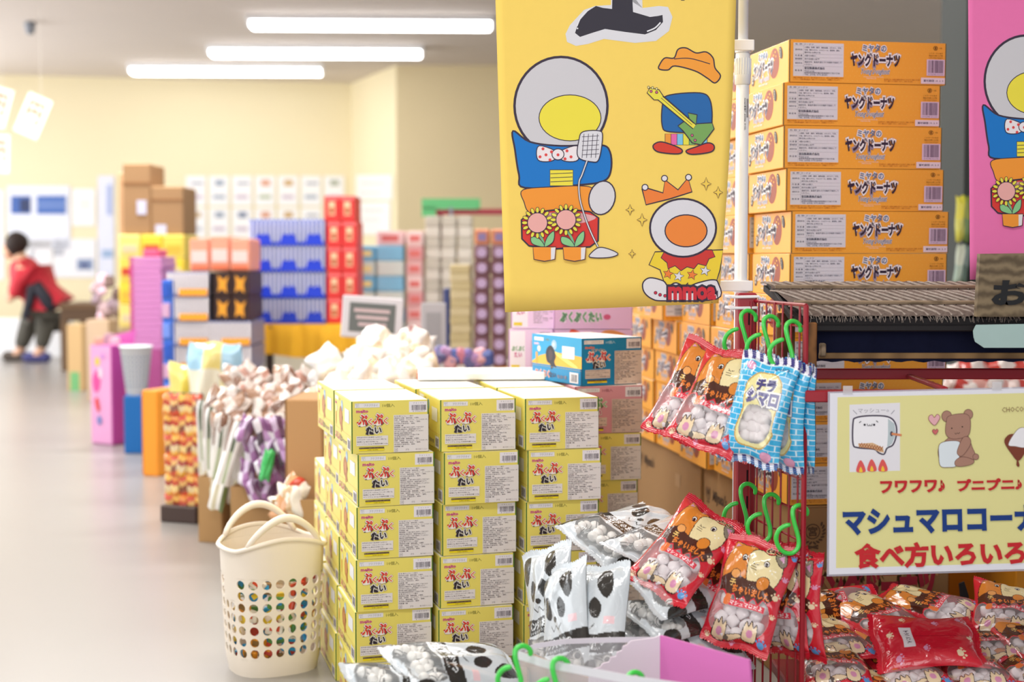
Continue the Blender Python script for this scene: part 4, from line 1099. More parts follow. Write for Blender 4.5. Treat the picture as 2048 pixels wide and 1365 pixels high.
# ---- red marshmallow bag drawing (mm, 132 x 200)
RW, RH = .128, .198
def paw(A, x, y, r, c):
    A.ell(x, y, r, r * .9, c, n=14)
    for a in (-1.1, -.4, .4, 1.1): A.ell(x + r * 1.45 * math.sin(a), y - r * 1.35 * math.cos(a), r * .32, r * .36, c, n=8)
def red_art(seed=0):
    A = Art(); out = '#35181a'
    A.rect(-2, -2, 140, 204, '#cf1f33')
    for y in (6, 10, 188, 192): A.stroke([(0, y), (132, y)], .9, '#e0475a')
    # striped kitten in orange and cream across the upper half
    A.poly([(8, 60), (16, 34), (26, 18), (40, 22), (60, 20), (76, 30), (70, 64), (56, 92), (20, 96), (8, 84)], '#d98432', 1.4, out, smooth=True)
    A.poly([(52, 34), (68, 20), (84, 24), (98, 22), (112, 40), (114, 66), (104, 86), (74, 92), (56, 80)], '#ead9a6', 1.4, out, smooth=True)
    A.poly([(94, 24), (108, 14), (116, 36), (108, 42)], '#8d8070', 1.2, out, smooth=True); A.poly([(18, 30), (20, 14), (34, 22)], '#d98432', 1.2, out)
    A.poly([(100, 26), (108, 20), (111, 34)], '#d59ac0'); A.poly([(21, 27), (22, 19), (29, 23)], '#d59ac0')
    A.ell(44, 44, 4.6, 5.4, '#f6f2ea', line=1.4, lc=out); A.ell(44, 45, 2.8, 3.6, '#2a1a20'); A.ell(84, 42, 4.6, 5.4, '#f6f2ea', line=1.4, lc=out); A.ell(84, 43, 2.8, 3.6, '#2a1a20')
    for k in range(3): A.stroke([(58, 50 + k * 4), (70, 48 + k * 5)], .9, out); A.ell(94 + k * 4, 52 + (k % 2) * 4, 1.4, 1.2, '#f6f2ea', n=8)
    A.stroke([(60, 46), (66, 50), (72, 46)], 1, out, smooth=True)
    # chocolate patch with jagged lower edge and orange lettering
    A.poly([(6, 84), (26, 72), (60, 80), (96, 74), (116, 84), (116, 100), (106, 110), (98, 104), (90, 116), (80, 106), (70, 118), (60, 108), (50, 118), (40, 106), (30, 114), (20, 104), (8, 106)], '#4a2216')
    A.ell(88, 78, 12, 13, '#d98432', .3, 1.2, out); A.ell(34, 74, 9, 8, '#e6a05a', 0, 1.2, out)
    A.text('子', 26, 84, 11, 11, '#e8c070', .03, res=1); A.text('ちゃいました', 34, 92, 74, 14, '#e07a2e', .05, res=1)
    # clear window
    win = [(8, 112), (20, 108), (30, 118), (40, 110), (50, 122), (60, 112), (70, 122), (80, 110), (90, 120), (98, 108), (108, 114), (114, 126), (116, 146), (106, 168), (84, 180), (40, 182), (14, 172), (6, 150)]
    A.L.append(([*spline(win, True, 3)], [tuple(range(len(win) * 3))], ('#f4eef0', .20)))
    A.rect(34, 118, 104, 128, '#d93a4c'); A.text('マシュマロだよ', 38, 119.5, 62, 7, '#f7dfe2', .04, res=1)
    A.poly([(26, 113), (32, 110), (38, 114), (36, 128), (26, 128)], '#e2743a', smooth=True)
    # paws reaching in from the foot of the bag
    for x, y, s in ((34, 168, 1), (90, 164, -1)):
        A.poly([(x - 13, y + 18), (x - 14, y), (x - 10, y - 14), (x - 5, y - 6), (x - 1, y - 17), (x + 4, y - 6), (x + 9, y - 13), (x + 12, y + 2), (x + 9, y + 18)], '#ead2ae', 1.8, out, smooth=True)
        A.ell(x - 1, y + 6, 6, 7, '#d892b4')
    A.poly([(46, 178), (70, 174), (74, 180), (50, 186)], '#ead2ae', 1.2, out, smooth=True); A.ell(48, 182, 5, 4, '#6b635c')
    paw(A, 118, 96, 5.5, '#ead2ae'); paw(A, 122, 62, 4, '#d892b4'); paw(A, 112, 180, 6.5, '#5a9bd8'); paw(A, 12, 188, 4, '#ead2ae'); paw(A, 120, 130, 3.6, '#ead2ae'); paw(A, 60, 190, 3.4, '#d892b4'); paw(A, 124, 22, 4, '#5a9bd8')
    A.text('ねこ', 76, 8, 26, 12, '#3a1620', .05, outline=(.05, '#e6d0a0'), res=1)
    return A
red_meshes = [bag('red_film', RW, RH, .042, red_art(), 118, 182, s) for s in (3, 8, 21)]
red_back = Art(); red_back.rect(-2, -2, 140, 204, '#cf1f33')
for x, y, r, c in ((20, 30, 6, '#d892b4'), (70, 24, 5, '#ead2ae'), (108, 50, 7, '#ead2ae'), (30, 80, 5, '#d892b4'), (96, 110, 5, '#d892b4'), (24, 140, 5, '#ead2ae'), (112, 160, 6, '#d892b4'), (64, 170, 5, '#ead2ae')): paw(red_back, x, y, r, c)
red_back.rect(48, 128, 92, 150, '#e3dcdf'); red_back.text('H31 12 A', 56, 134, 28, 8, '#6a6068', .03, res=1); red_back.stroke([(66, 14), (66, 126)], 1.2, '#b01628')
red_back_mesh = bag('red_film', RW, RH, .042, red_back, 90, 138, 5)
# marshmallow: short soft cylinder
m_mallow = mat('#efe8ea', rough=.75, spec=.2, noise=.02, scale=60)
def mallow_mesh():
    prof = [(0, 0), (.008, 0), (.0102, .0016), (.0108, .006), (.0108, .013), (.0100, .0172), (.0078, .019), (0, .019)]
    return MB().lathe(prof, m_mallow, 10).mesh('marshmallow', True)
mm = mallow_mesh()
def fill(root, w, h, th, seed, z0=.55, z1=.92, xs=1.0):
    r = random.Random(seed); k = 0
    rows = 4
    for j in range(rows):
        c = 4 if j % 2 == 0 else 3
        for i in range(c):
            x = (i - (c - 1) / 2) * .0225 * xs + r.uniform(-.002, .002); z = -h * (z0 + (z1 - z0) * (j + .4) / rows) + r.uniform(-.002, .002)
            o = bpy.data.objects.new('marshmallow', mm); COL.objects.link(o); o.parent = root
            o.matrix_local = Matrix.Translation((x, r.uniform(-.001, .002) - .001, z)) @ Matrix.Rotation(r.uniform(0, 6.28), 4, Vector((r.uniform(-1, 1), r.uniform(-1, 1), r.uniform(-1, 1))).normalized()) @ Matrix.Translation((0, 0, -.0095))
def red_bag(T, B, nrm, label, group, k=0, back=False, inner=True, sx=1.0):
    me = red_back_mesh if back else red_meshes[k % len(red_meshes)]
    o = link('marshmallow_bag', me); tag(o, label, 'snack bag', group)
    orient(o, T, B, nrm)
    if inner and not back: fill(o, RW, RH, .042, k + 5)
    return o
G1 = 'red marshmallow bags on the upper hooks'; G2 = 'red marshmallow bags on the lower hooks'
def hang(px, py, D, bx, by, DB, nrm, label, g, k, fn=None, **kw):
    return (fn or red_bag)(at(px, py, D), at(bx, by, DB), nrm, label, g, k, **kw)
hang(1502, 706, 2.62, 1448, 912, 2.60, (-.75, -.65, .1), 'red marshmallow bag squeezed between its red neighbours and the blue bags', G1, 2)
hang(1442, 694, 2.58, 1352, 858, 2.52, (-.45, -.85, .25), 'red marshmallow bag on the upper hooks, farthest out over the kraft cartons', G1, 0)
hang(1484, 710, 2.53, 1392, 896, 2.45, (-.35, -.9, .2), 'red marshmallow bag on the upper hooks, in front and overlapping the first blue bag', G1, 1)
hang(1472, 1046, 2.60, 1376, 1212, 2.56, (-.5, -.8, .3), 'red marshmallow bag half hidden behind the two biggest on the lower hooks', G2, 1)
hang(1436, 1026, 2.55, 1322, 1166, 2.47, (-.30, -.85, .45), 'red marshmallow bag on the lower hooks, tilted out over the panda bags', G2, 0)
hang(1496, 1066, 2.56, 1420, 1240, 2.50, (-.45, -.85, .25), 'red marshmallow bag with a clear window, third out on the lower hooks', G2, 2)
hang(1600, 1094, 2.50, 1604, 1312, 2.50, (-.86, -.45, .08), 'red marshmallow bag seen nearly edge on beside the grid frame, lower hooks', G2, 1)
hang(1553, 1088, 2.52, 1562, 1276, 2.50, (-.72, -.68, .08), 'red marshmallow bag on the lower hooks, directly behind the foremost one', G2, 0)
hang(1530, 1082, 2.48, 1468, 1288, 2.42, (-.38, -.9, .15), 'red marshmallow bag on the lower hooks, foremost, hanging lowest over the pink carton', G2, 2)

# ---- blue brick bag (mm, 110 x 205)
BW, BH = .106, .192
def blue_art():
    A = Art(); w, h = 110, 194
    A.rect(-2, -2, 114, h + 4, '#d9eef6')
    y = 16; row = 0
    while y < h - 14:
        x = -12 if row % 2 else -2
        while x < w: A.rect(x + .7, y + .7, x + 19.3, y + 8.9, '#33aee0' if (row + int(x)) % 3 else '#46b9e6'); x += 20
        y += 9.6; row += 1
    for y0 in (-2, h - 15):
        A.rect(-2, y0, 114, y0 + 17, '#ece9f2')
        for i in range(-1, 9): A.poly([(i * 14, y0), (i * 14 + 7, y0), (i * 14 + 12, y0 + 17), (i * 14 + 5, y0 + 17)], '#3b3580')
    o = [(34, 40), (46, 32), (66, 32), (80, 40), (88, 60), (86, 120), (90, 136), (76, 160), (52, 164), (32, 158), (22, 136), (26, 100), (22, 60)]
    A.poly(o, '#e8dfa0', 2.4, '#c9a24a', smooth=True)
    win = [(34, 96), (56, 90), (80, 98), (84, 130), (72, 152), (54, 157), (36, 150), (27, 130)]
    A.poly(win, '#efe9dc', 0, smooth=True)
    sp_ = spline(win, True, 4); A.L.append((sp_, [tuple(range(len(sp_)))], ('#f2efea', .25)))
    A.text('チラ', 42, 44, 34, 20, '#45407a', .07, outline=(.09, '#f2efe6')); A.text('シマロ', 30, 66, 56, 22, '#6c6898', .07, outline=[(.14, '#45407a'), (.11, '#f2efe6')])
    A.ell(22, 26, 8, 7, '#e6a6c6', line=1, lc='#c87ba6'); A.ell(84, 172, 9, 8, '#e6a6c6', line=1, lc='#c87ba6'); A.text('賞味期限', 66, 20, 26, 6, '#2c6a94', .02, res=1)
    return A
blue_meshes = [bag('blue_film', BW, BH, .034, blue_art(), 100, 176, s, back='#38aede') for s in (12, 31)]
def blue_bag(T, B, nrm, label, group, k=0):
    o = link('brick_bag', blue_meshes[k % 2]); tag(o, label, 'snack bag', group); orient(o, T, B, nrm)
    fill(o, BW, BH, .034, k + 50, .47, .80, .62); return o
G3 = 'blue brick-patterned marshmallow bags'
hang(1606, 722, 2.46, 1590, 930, 2.50, (-.93, -.36, .0), 'blue brick-patterned bag with striped ends, nearest the grid frame, almost edge on', G3, 1, blue_bag)
hang(1580, 722, 2.46, 1556, 932, 2.48, (-.80, -.6, .0), 'blue brick-patterned bag with striped ends, the middle one of three', G3, 0, blue_bag)
hang(1546, 712, 2.45, 1494, 920, 2.43, (-.42, -.9, .1), 'blue brick-patterned bag with striped ends, foremost, its label facing out', G3, 1, blue_bag)

# ---- panda snack bag (mm, 190 x 240)
PW, PH = .132, .235
def panda_art():
    A = Art(); w, h = 165, 235; k = '#2b2926'
    A.rect(-2, -2, 170, 240, '#cdd4d9')
    A.poly([(20, 20), (40, 14), (52, 30), (46, 56), (30, 66), (18, 50)], k, smooth=True); A.poly([(112, 14), (134, 22), (142, 50), (130, 66), (112, 50), (104, 30)], k, smooth=True)
    A.poly([(58, 60), (74, 70), (72, 92), (58, 98), (46, 84)], k, smooth=True); A.poly([(104, 62), (120, 80), (112, 98), (98, 94), (92, 74)], k, smooth=True)
    A.ell(84, 100, 8, 5, k); A.stroke([(62, 108), (72, 118), (84, 110), (96, 118), (106, 108)], 2, k, smooth=True)
    A.poly([(-2, 124), (60, 130), (120, 126), (170, 120), (170, 152), (120, 160), (60, 156), (-2, 154)], k)
    A.text('パンダのおやつ', 30, 132, 104, 15, '#e8edf0', .03, res=1); A.text('PANDA NO OYATSU', 36, 149, 86, 5, '#c9ced0', .01, res=1)
    win = [(20, 160), (60, 164), (110, 164), (146, 158), (152, 190), (136, 216), (90, 222), (40, 220), (16, 196)]
    sp_ = spline(win, True, 4); A.L.append((sp_, [tuple(range(len(sp_)))], ('#eef0f0', .22)))
    A.poly([(-2, 168), (14, 176), (18, 204), (6, 222), (-2, 222)], k, smooth=True); A.poly([(168, 176), (150, 186), (148, 210), (168, 220)], k, smooth=True)
    A.rect(128, 96, 150, 110, '#e9c7cc')
    return A
panda_meshes = [bag('panda_film', PW, PH, .050, panda_art(), 104, 148, s, back='#c9cfd3', crease=1.5, aw=165) for s in (41, 57, 66)]
def candy_mesh():
    mb = MB(); mb.lathe([(0, -.009), (.0075, -.0055), (.0095, 0), (.0075, .0055), (0, .009)], mat('#ebe9e4', rough=.5), 9)
    mb.lathe([(0, .0092), (.0050, .0070), (.0086, .0030), (.0088, .0020)], mat('#2b2926', rough=.5), 9)
    return mb.mesh('puffed_biscuit', True)
cm = candy_mesh()
def panda_bag(T, B, nrm, label, group, k=0, inner=True):
    o = link('panda_bag', panda_meshes[k % 3]); tag(o, label, 'snack bag', group); orient(o, T, B, nrm)
    if inner:
        r = random.Random(k)
        for i in range(16):
            c = bpy.data.objects.new('puffed_biscuit', cm); COL.objects.link(c); c.parent = o
            c.matrix_local = Matrix.Translation(((i % 5 - 2) * .019 + r.uniform(-.004, .004), -.008 + r.uniform(-.003, .003), -PH * (.71 + .058 * (i // 5)) + r.uniform(-.003, .003))) @ Matrix.Rotation(r.uniform(0, 6), 4, Vector((r.random(), r.random(), r.random() + .1)).normalized())
    return o
G4 = 'black and white panda snack bags heaped in the carton'
PB = [
 (1345, 1040, 2.86, 1120, 1116, 2.62, (-.05, -.6, .8), 'panda bag lying topmost at the back of the heap, its pointed corner up'),
 (1425, 1070, 2.78, 1190, 1150, 2.48, (-.1, -.62, .8), 'panda bag with black lettering band lying across the middle of the heap'),
 (1462, 1180, 2.60, 1235, 1195, 2.42, (-.1, -.5, .85), 'panda bag lying flat under the lettered one'),
 (1450, 1235, 2.58, 1225, 1250, 2.40, (-.1, -.4, .9), 'panda bag lowest in the heap, beneath the red bags'),
 (1480, 1290, 2.52, 1260, 1280, 2.44, (-.1, -.4, .9), 'panda bag at the bottom of the heap, black patch over the pink carton edge'),
 (1092, 1096, 2.55, 1112, 1330, 2.46, (-.75, -.65, .1), 'panda bag standing on end at the outer edge of the heap, smiling face out'),
 (1128, 1130, 2.46, 1140, 1335, 2.38, (-.80, -.6, .1), 'panda bag standing second from the outer edge of the heap'),
 (1200, 1132, 2.44, 1190, 1335, 2.36, (-.7, -.7, .1), 'panda bag standing upright with one black eye patch showing'),
]
for i, (a, b, c, d, e, f, n_, lab) in enumerate(PB):
    o = panda_bag(at(a, b, c), at(d, e, f), n_, lab, G4, i)
    if i < 2: o.scale = (1.22, 1.1, 1.18)
G5 = 'panda snack bags at the front edge'
panda_bag(at(1030, 1340, 2.36), at(830, 1338, 2.26), (-.1, -.42, .9), 'panda bag lying on top by the foremost green hook', G5, 1)
panda_bag(at(960, 1380, 2.30), at(750, 1384, 2.20), (-.15, -.5, .85), 'panda bag lying lowest against the yellow cartons', G5, 2)

# ---- green S hooks
m_hook = mat('#3fcf4b', rough=.28, spec=.55, coat=.3)
def s_hook(px, py, D, label, group, sc=1.0, mirror=1, cut=None):
    base = at(px, py, D); k = D / F
    P_ = [(24, 20, .016), (24, 8, .014), (15, -1, .010), (4, -3, .004), (-5, 3, 0), (-7, 14, -.004), (-4, 30, -.006), (1, 48, -.008), (5, 66, -.010), (3, 82, -.012), (-9, 92, -.014), (-24, 90, -.016), (-36, 79, -.018), (-42, 62, -.020), (-38, 46, -.022), (-27, 36, -.024), (-14, 32, -.026)]
    if cut: P_ = P_[:cut]
    o = empty('s_hook', tuple(base))
    pts2 = []
    sp_ = spline([(a, b) for a, b, _ in P_], False, 4); ds = spline([(c, 0) for _, _, c in P_], False, 4)
    for (a, b), (c, _) in zip(sp_, ds): pts2.append(Vector((a * k * sc * mirror, c * .6, -b * k * sc)))
    n = len(pts2); rad = [.0040] * n; rad[0] = .0022; rad[-1] = .0024; rad[1] = .0035; rad[-2] = .0036
    h = MB().tube(pts2, rad, m_hook, 12).build('hook', None, True); bpy.data.objects.remove(o)
    h.name = 's_hook'; h.location = base; tag(h, label, 'hook', group); return h
GH = 'green plastic s-hooks'
s_hook(1489, 625, 2.60, 'bright green plastic hook on the upper grid wire, closest to the upright', GH)
s_hook(1534, 636, 2.53, 'bright green plastic hook on the upper grid wire, the middle one', GH)
s_hook(1579, 646, 2.46, 'bright green plastic hook on the upper grid wire, by the grid frame', GH)
s_hook(1488, 972, 2.60, 'bright green plastic hook on the lower grid wire, closest to the upright', GH)
s_hook(1535, 993, 2.53, 'bright green plastic hook on the lower grid wire, the middle one', GH)
s_hook(1592, 1015, 2.455, 'bright green plastic hook on the lower grid wire, by the grid frame', GH)
s_hook(1037, 1297, 2.06, 'bright green plastic hook on the clear bin rim beside the panda bags', GH)
s_hook(1112, 1322, 2.04, 'bright green plastic hook on the clear bin rim, second along', GH)
s_hook(1262, 1350, 2.02, 'bright green plastic hook seen only as a narrow tip on the clear bin rim', GH)

# ---- heap of red bags on the lower deck
G6 = 'red marshmallow bags heaped on the lower deck'
RB = [  # px, py of the middle, D, turn (deg), slope (deg), kind (0 print up, 1 back up, 2 print up lying across), label
 (1662, 1226, 2.78, 14, 8, 2, 'red bag of the top layer lying just behind the grid frame, cream face up'),
 (1752, 1238, 2.74, -28, 10, 0, 'red bag of the top layer, slanting, in the middle of the heap'),
 (1858, 1216, 2.78, -52, 8, 0, 'red bag of the top layer, long side out, against the kraft carton'),
 (2010, 1222, 2.74, 20, 18, 0, 'red bag of the top layer with a ginger ear, farthest along the deck'),
 (1935, 1256, 2.80, 3, 4, 0, 'red bag half buried between the slanting ones, brown lettering showing'),
 (1664, 1284, 2.66, -6, 8, 0, 'red bag with two cream paws, second layer at the deck end'),
 (1785, 1296, 2.66, -12, 6, 0, 'red bag of the second layer, mostly under the slanting one'),
 (1852, 1286, 2.58, 4, 12, 1, 'red bag turned over to its plain back with a white date label'),
 (1984, 1290, 2.66, 8, 8, 0, 'red bag with a wide clear window, second layer, far end'),
 (2062, 1280, 2.64, -10, 8, 0, 'red bag cut by the picture edge, second layer'),
 (1668, 1336, 2.56, 5, 6, 0, 'red bag in the third layer by the grid frame, paws towards the lip'),
 (1812, 1344, 2.56, -4, 6, 0, 'red bag in the third layer, middle of the lip, grey tail showing'),
 (1950, 1344, 2.56, 6, 6, 0, 'red bag in the third layer, far along the lip'),
 (2060, 1340, 2.56, -5, 6, 0, 'red bag in the third layer cut by the picture edge'),
 (1735, 1386, 2.50, 8, 4, 0, 'red bag lowest at the lip, its back half showing, nearer the grid'),
 (1885, 1390, 2.50, -6, 4, 0, 'red bag lowest at the lip, its back half showing, farther along'),
]
for i, (px, py, D, hd, tl, bk, lab) in enumerate(RB):
    c = at(px, py, D); a = math.radians(hd); t = math.radians(tl)
    if bk == 0:
        d = Vector((math.sin(a), math.cos(a) * math.cos(t), math.sin(t))) * (RH / 2); nn_ = (0, -.25, 1)
    else:
        d = Vector((math.cos(a), .25 * math.sin(a), .15 * math.sin(a))) * (RH / 2); nn_ = (0, -.65, 1)
        if bk == 2: d = -d
    red_bag(c + d, c - d, nn_, lab, G6, i, back=(bk == 1))
# ================================================================ display carton and clear bin in front
fc0 = at(1320, 1272, 2.22); zt_ = fc0.z
dc = empty('display_carton', (fc0.x, fc0.y, 0)); tag(dc, 'open display carton with pink printed side and pale lilac lining', 'carton')
m_hot = mat('#d874bb', rough=.5, noise=.03, scale=20); m_lil = mat('#ddd0dc', rough=.55); m_kr = mat('#a87c50', rough=.85)
nR = (at(1500, 1322, 2.08) - at(1320, 1272, 2.22)); nR.z = 0; nR.normalize(); nn = Vector((nR.y, -nR.x, 0)); nn = nn if nn.y < 0 else -nn
def lpan(v): return Vector((v.x - dc.location.x, v.y - dc.location.y, v.z))
rp_ = [on_plane(x, y, fc0, nn) for x, y in ((1320, 1272), (1498, 1321), (1502, 1372), (1494, 1420), (1320, 1420))]
mb = MB(); V = [lpan(v) for v in rp_]; W_ = [v + nn * -.004 for v in V]; n = len(V)
mb.add(V + W_, [tuple(range(n)), tuple(range(2 * n - 1, n - 1, -1))] + [(i, i + n, (i + 1) % n + n, (i + 1) % n) for i in range(n)], m_hot); mb.build('pink_side', dc)
for i_, (x, y) in enumerate(()): pass
nf = Vector((.04, -1, 0)).normalized()
sc_ = [(1320, 1272), (1309, 1277), (1262, 1283), (1254, 1291), (1246, 1294), (1244, 1302), (1234, 1306), (1232, 1314), (1222, 1316), (1218, 1325), (1206, 1328), (1200, 1336), (1186, 1339), (1178, 1350), (1176, 1420), (1320, 1420)]
V = [lpan(on_plane(x, y, fc0, nf)) for x, y in sc_]; W_ = [v - nf * .004 for v in V]; n = len(V)
mb = MB(); mb.add(V + W_, [tuple(range(n)), tuple(range(2 * n - 1, n - 1, -1))] + [(i, i + n, (i + 1) % n + n, (i + 1) % n) for i in range(n)], m_lil); mb.build('scalloped_front', dc)
# inner kraft bottom and left wall
q0 = at(1040, 1300, 2.45); q1 = at(1210, 1372, 2.26)
mb = MB(); a, b = lpan(q0), lpan(q1); mb.add([a, b, Vector((b.x, b.y, .02)), Vector((a.x, a.y, .02)), a + Vector((.004, .004, 0)), b + Vector((.004, .004, 0)), Vector((b.x + .004, b.y + .004, .02)), Vector((a.x + .004, a.y + .004, .02))], [(0, 1, 2, 3), (7, 6, 5, 4), (0, 4, 5, 1), (1, 5, 6, 2), (2, 6, 7, 3), (3, 7, 4, 0)], m_kr); mb.build('kraft_side', dc)
c0 = lpan(at(1320, 1272, 2.22))
MB().box((.0, .29, .085), (.36, .52, .17), m_kr, .004).build('inner_tray', dc)
# clear film window with pale rim
rim = [at(1030, 1304, 2.36), at(1072, 1288, 2.34), at(1130, 1279, 2.30), at(1220, 1276, 2.26), at(1308, 1275, 2.235)]
rm = mat('#ddd8e2', rough=.3, alpha=.85)
def strip(pts, h, m, name, par, th=.0015, off=Vector((0, 0, 0))):
    pts = [lpan(p) + off for p in pts]; V = []; Fc = []; n = len(pts)
    for p in pts: V += [p, p + Vector((0, 0, -h)), p + Vector((0, th, 0)), p + Vector((0, th, -h))]
    for i in range(n - 1):
        a = i * 4; b = a + 4; Fc += [(a, a + 1, b + 1, b), (a + 2, b + 2, b + 3, a + 3), (a, b, b + 2, a + 2), (a + 1, a + 3, b + 3, b + 1)]
    return MB().add(V, Fc, m).build(name, par)
strip(rim, .0085, rm, 'clear_rim', dc)
strip([p + Vector((0, 0, -.0085)) for p in rim], .10, mat('#dfe0e6', rough=.08, spec=.6, alpha=.18), 'clear_window', dc)
cb = empty('clear_bin', (fc0.x, fc0.y, 0)); tag(cb, 'clear plastic bin with a white rim carrying the green hooks', 'bin')
r2 = [at(1036, 1303, 2.10), at(1090, 1320, 2.06), at(1160, 1333, 2.03), at(1260, 1352, 2.00), at(1400, 1372, 1.97), at(1540, 1392, 1.94)]
strip(r2, .0125, mat('#e4e4ea', rough=.3, alpha=.93), 'white_rim', cb)
strip([p + Vector((0, 0, -.0125)) for p in r2], .33, mat('#e0e0e8', rough=.08, spec=.6, alpha=.22), 'clear_wall', cb)
rb = [r2[0], at(1036, 1306, 2.15)]
strip([at(1036, 1303, 2.10), at(1050, 1300, 2.2)], .0125, mat('#e4e4ea', rough=.3, alpha=.93), 'white_rim', cb)
# carton stand under the loose front bags
fs = MB().box((0, 0, .117), (.30, .20, .234), m_kraft, .004).build('kraft_box'); p = at(880, 1400, 2.34); fs.location = (p.x, p.y, 0)
tag(fs, 'low kraft box carrying the loose panda bags at the front', 'carton')
# orange cartons and dark fins seen past the end of the sign
for i, (px, py, D, yw) in enumerate(((1925, 1212, 3.45, -12), (1996, 1240, 3.05, 6))):
    mb = MB(); mb.box((0, 0, .16), (.36, .25, .32) if i == 0 else (.30, .2, .28), mat('#d98f1f', rough=.45), .003)
    o = mb.build('orange_carton'); p = at(px, py, D); o.location = (p.x + .17, p.y + .1, 0); o.rotation_euler = (0, 0, math.radians(yw)); tag(o, ['plain orange carton on the floor past the kraft carton', 'plain orange carton with small labels in front of its twin, floor level'][i], 'carton')
    for k in range(2): MB().box((-.08 + k * .13, -.1265 if i == 0 else -.1015, .20 - k * .02), (.05, .001, .05), m_white_card).build('paper_label', o)
# laundry basket of cream plastic with round holes, packets inside
m_cream = mat('#efe3d2', rough=.42, spec=.4)
bk = empty('laundry_basket', (0, 0, 0)); 
bc = at(546, 1362, 3.24); bc.z = 0; bk.location = bc; bk.rotation_euler = (0, 0, math.radians(28))
tag(bk, 'cream plastic laundry basket with round holes and arched handles, full of packets', 'basket')
Zt = .288
def brad(z):   # half axes of the oval wall at height z
    t = z / Zt; k = .93 + .13 * t ** .8 if z > .02 else .90 + 1.5 * z
    return .108 * k, .100 * k
NH = 18; rows = 7; z_h = [.056 + i * .0262 for i in range(rows)]
mb = MB(); 
def wp(a, z, off=0):
    rx, ry = brad(z); e = 2.7
    ca, sa = math.cos(a), math.sin(a); r = (abs(ca) ** e + abs(sa) ** e) ** (-1 / e)
    return Vector(((rx + off) * r * ca, (ry + off) * r * sa, z))
# wall as panels: solid bands and cells with a round hole each
NA = 24
def cell(a0, a1, z0, z1, hole):
    if not hole:
        for off, rev in ((0, False), (-.0028, True)):
            q = [wp(a0, z0, off), wp(a1, z0, off), wp(a1, z1, off), wp(a0, z1, off)]
            mb.add(q, [(0, 1, 2, 3)] if not rev else [(3, 2, 1, 0)], m_cream)
        return
    n = 16; am, zm = (a0 + a1) / 2, (z0 + z1) / 2; ra = (a1 - a0) * .35; rz = (z1 - z0) * .40
    O = []; I = []
    for i in range(n):
        t = 2 * PI * i / n + PI / 4
        c, s = math.cos(t), math.sin(t); k = 1 / max(abs(c), abs(s))
        O.append((am + c * k * (a1 - a0) / 2, zm + s * k * (z1 - z0) / 2)); I.append((am + c * ra, zm + s * rz))
    V = [wp(a, z) for a, z in O] + [wp(a, z) for a, z in I] + [wp(a, z, -.0028) for a, z in I] + [wp(a, z, -.0028) for a, z in O]
    Fc = []
    for i in range(n):
        j = (i + 1) % n; Fc += [(i, j, n + j, n + i), (n + i, n + j, 2 * n + j, 2 * n + i), (2 * n + i, 2 * n + j, 3 * n + j, 3 * n + i)]
    mb.add(V, Fc, m_cream)
zb_ = [.0, .012, .030, z_h[0] - .0131] + [z_h[0] - .0131 + .0262 * (i + 1) for i in range(rows)] + [.246, Zt]
for k in range(len(zb_) - 1):
    z0, z1 = zb_[k], zb_[k + 1]; hole = 3 <= k < 3 + rows
    for j in range(NA * 1):
        a0 = 2 * PI * j / NA; a1 = 2 * PI * (j + 1) / NA
        am = (a0 + a1) / 2
        h = hole and not (k >= 3 + rows - 2 and abs(((am + PI) % PI) - 0) < .42)
        cell(a0, a1, z0, z1, h)
mb.add([wp(2 * PI * j / NA, .004) for j in range(NA)], [tuple(range(NA))], m_cream)
import bmesh
_me = mb.mesh('perforated_wall', True); _b = bmesh.new(); _b.from_mesh(_me); bmesh.ops.remove_doubles(_b, verts=_b.verts, dist=.0002)
for _e in _b.edges:
    if len(_e.link_faces) == 2 and _e.calc_face_angle(0) > .7: _e.smooth = False
_b.to_mesh(_me); _b.free(); w = link('perforated_wall', _me, bk)
# rim rising into two arched handles on the long sides
def rimz(a):
    s = abs(math.sin(a)); t = max(0, (s - .55) / .45); return Zt + .026 * t ** 1.3
pts = [wp(2 * PI * i / 96, Zt, .002) + Vector((0, 0, rimz(2 * PI * i / 96) - Zt)) for i in range(96)]
MB().tube(pts, .0055, m_cream, 8, closed=True).build('rim', bk, True)
mb = MB()
for i in range(96):
    a0, a1 = 2 * PI * i / 96, 2 * PI * (i + 1) / 96
    p0, p1 = wp(a0, Zt), wp(a1, Zt); q0, q1 = p0 + Vector((0, 0, rimz(a0) - Zt)), p1 + Vector((0, 0, rimz(a1) - Zt))
    mb.add([p0, p1, q1, q0], [(0, 1, 2, 3)], m_cream)
mb.build('rim_web', bk, True)
for s in (-1, 1):
    P3 = []
    for i in range(21):
        t = i / 20; a = s * PI / 2 + (t - .5) * 1.5
        b = wp(a, Zt); P3.append(b + Vector((0, -s * .004 * math.sin(t * PI), rimz(a) - Zt + .048 * math.sin(t * PI) ** .8)))
    MB().tube(P3, [.0062 + .0028 * math.sin(i / 20 * PI) for i in range(21)], m_cream, 10).build('handle', bk, True)
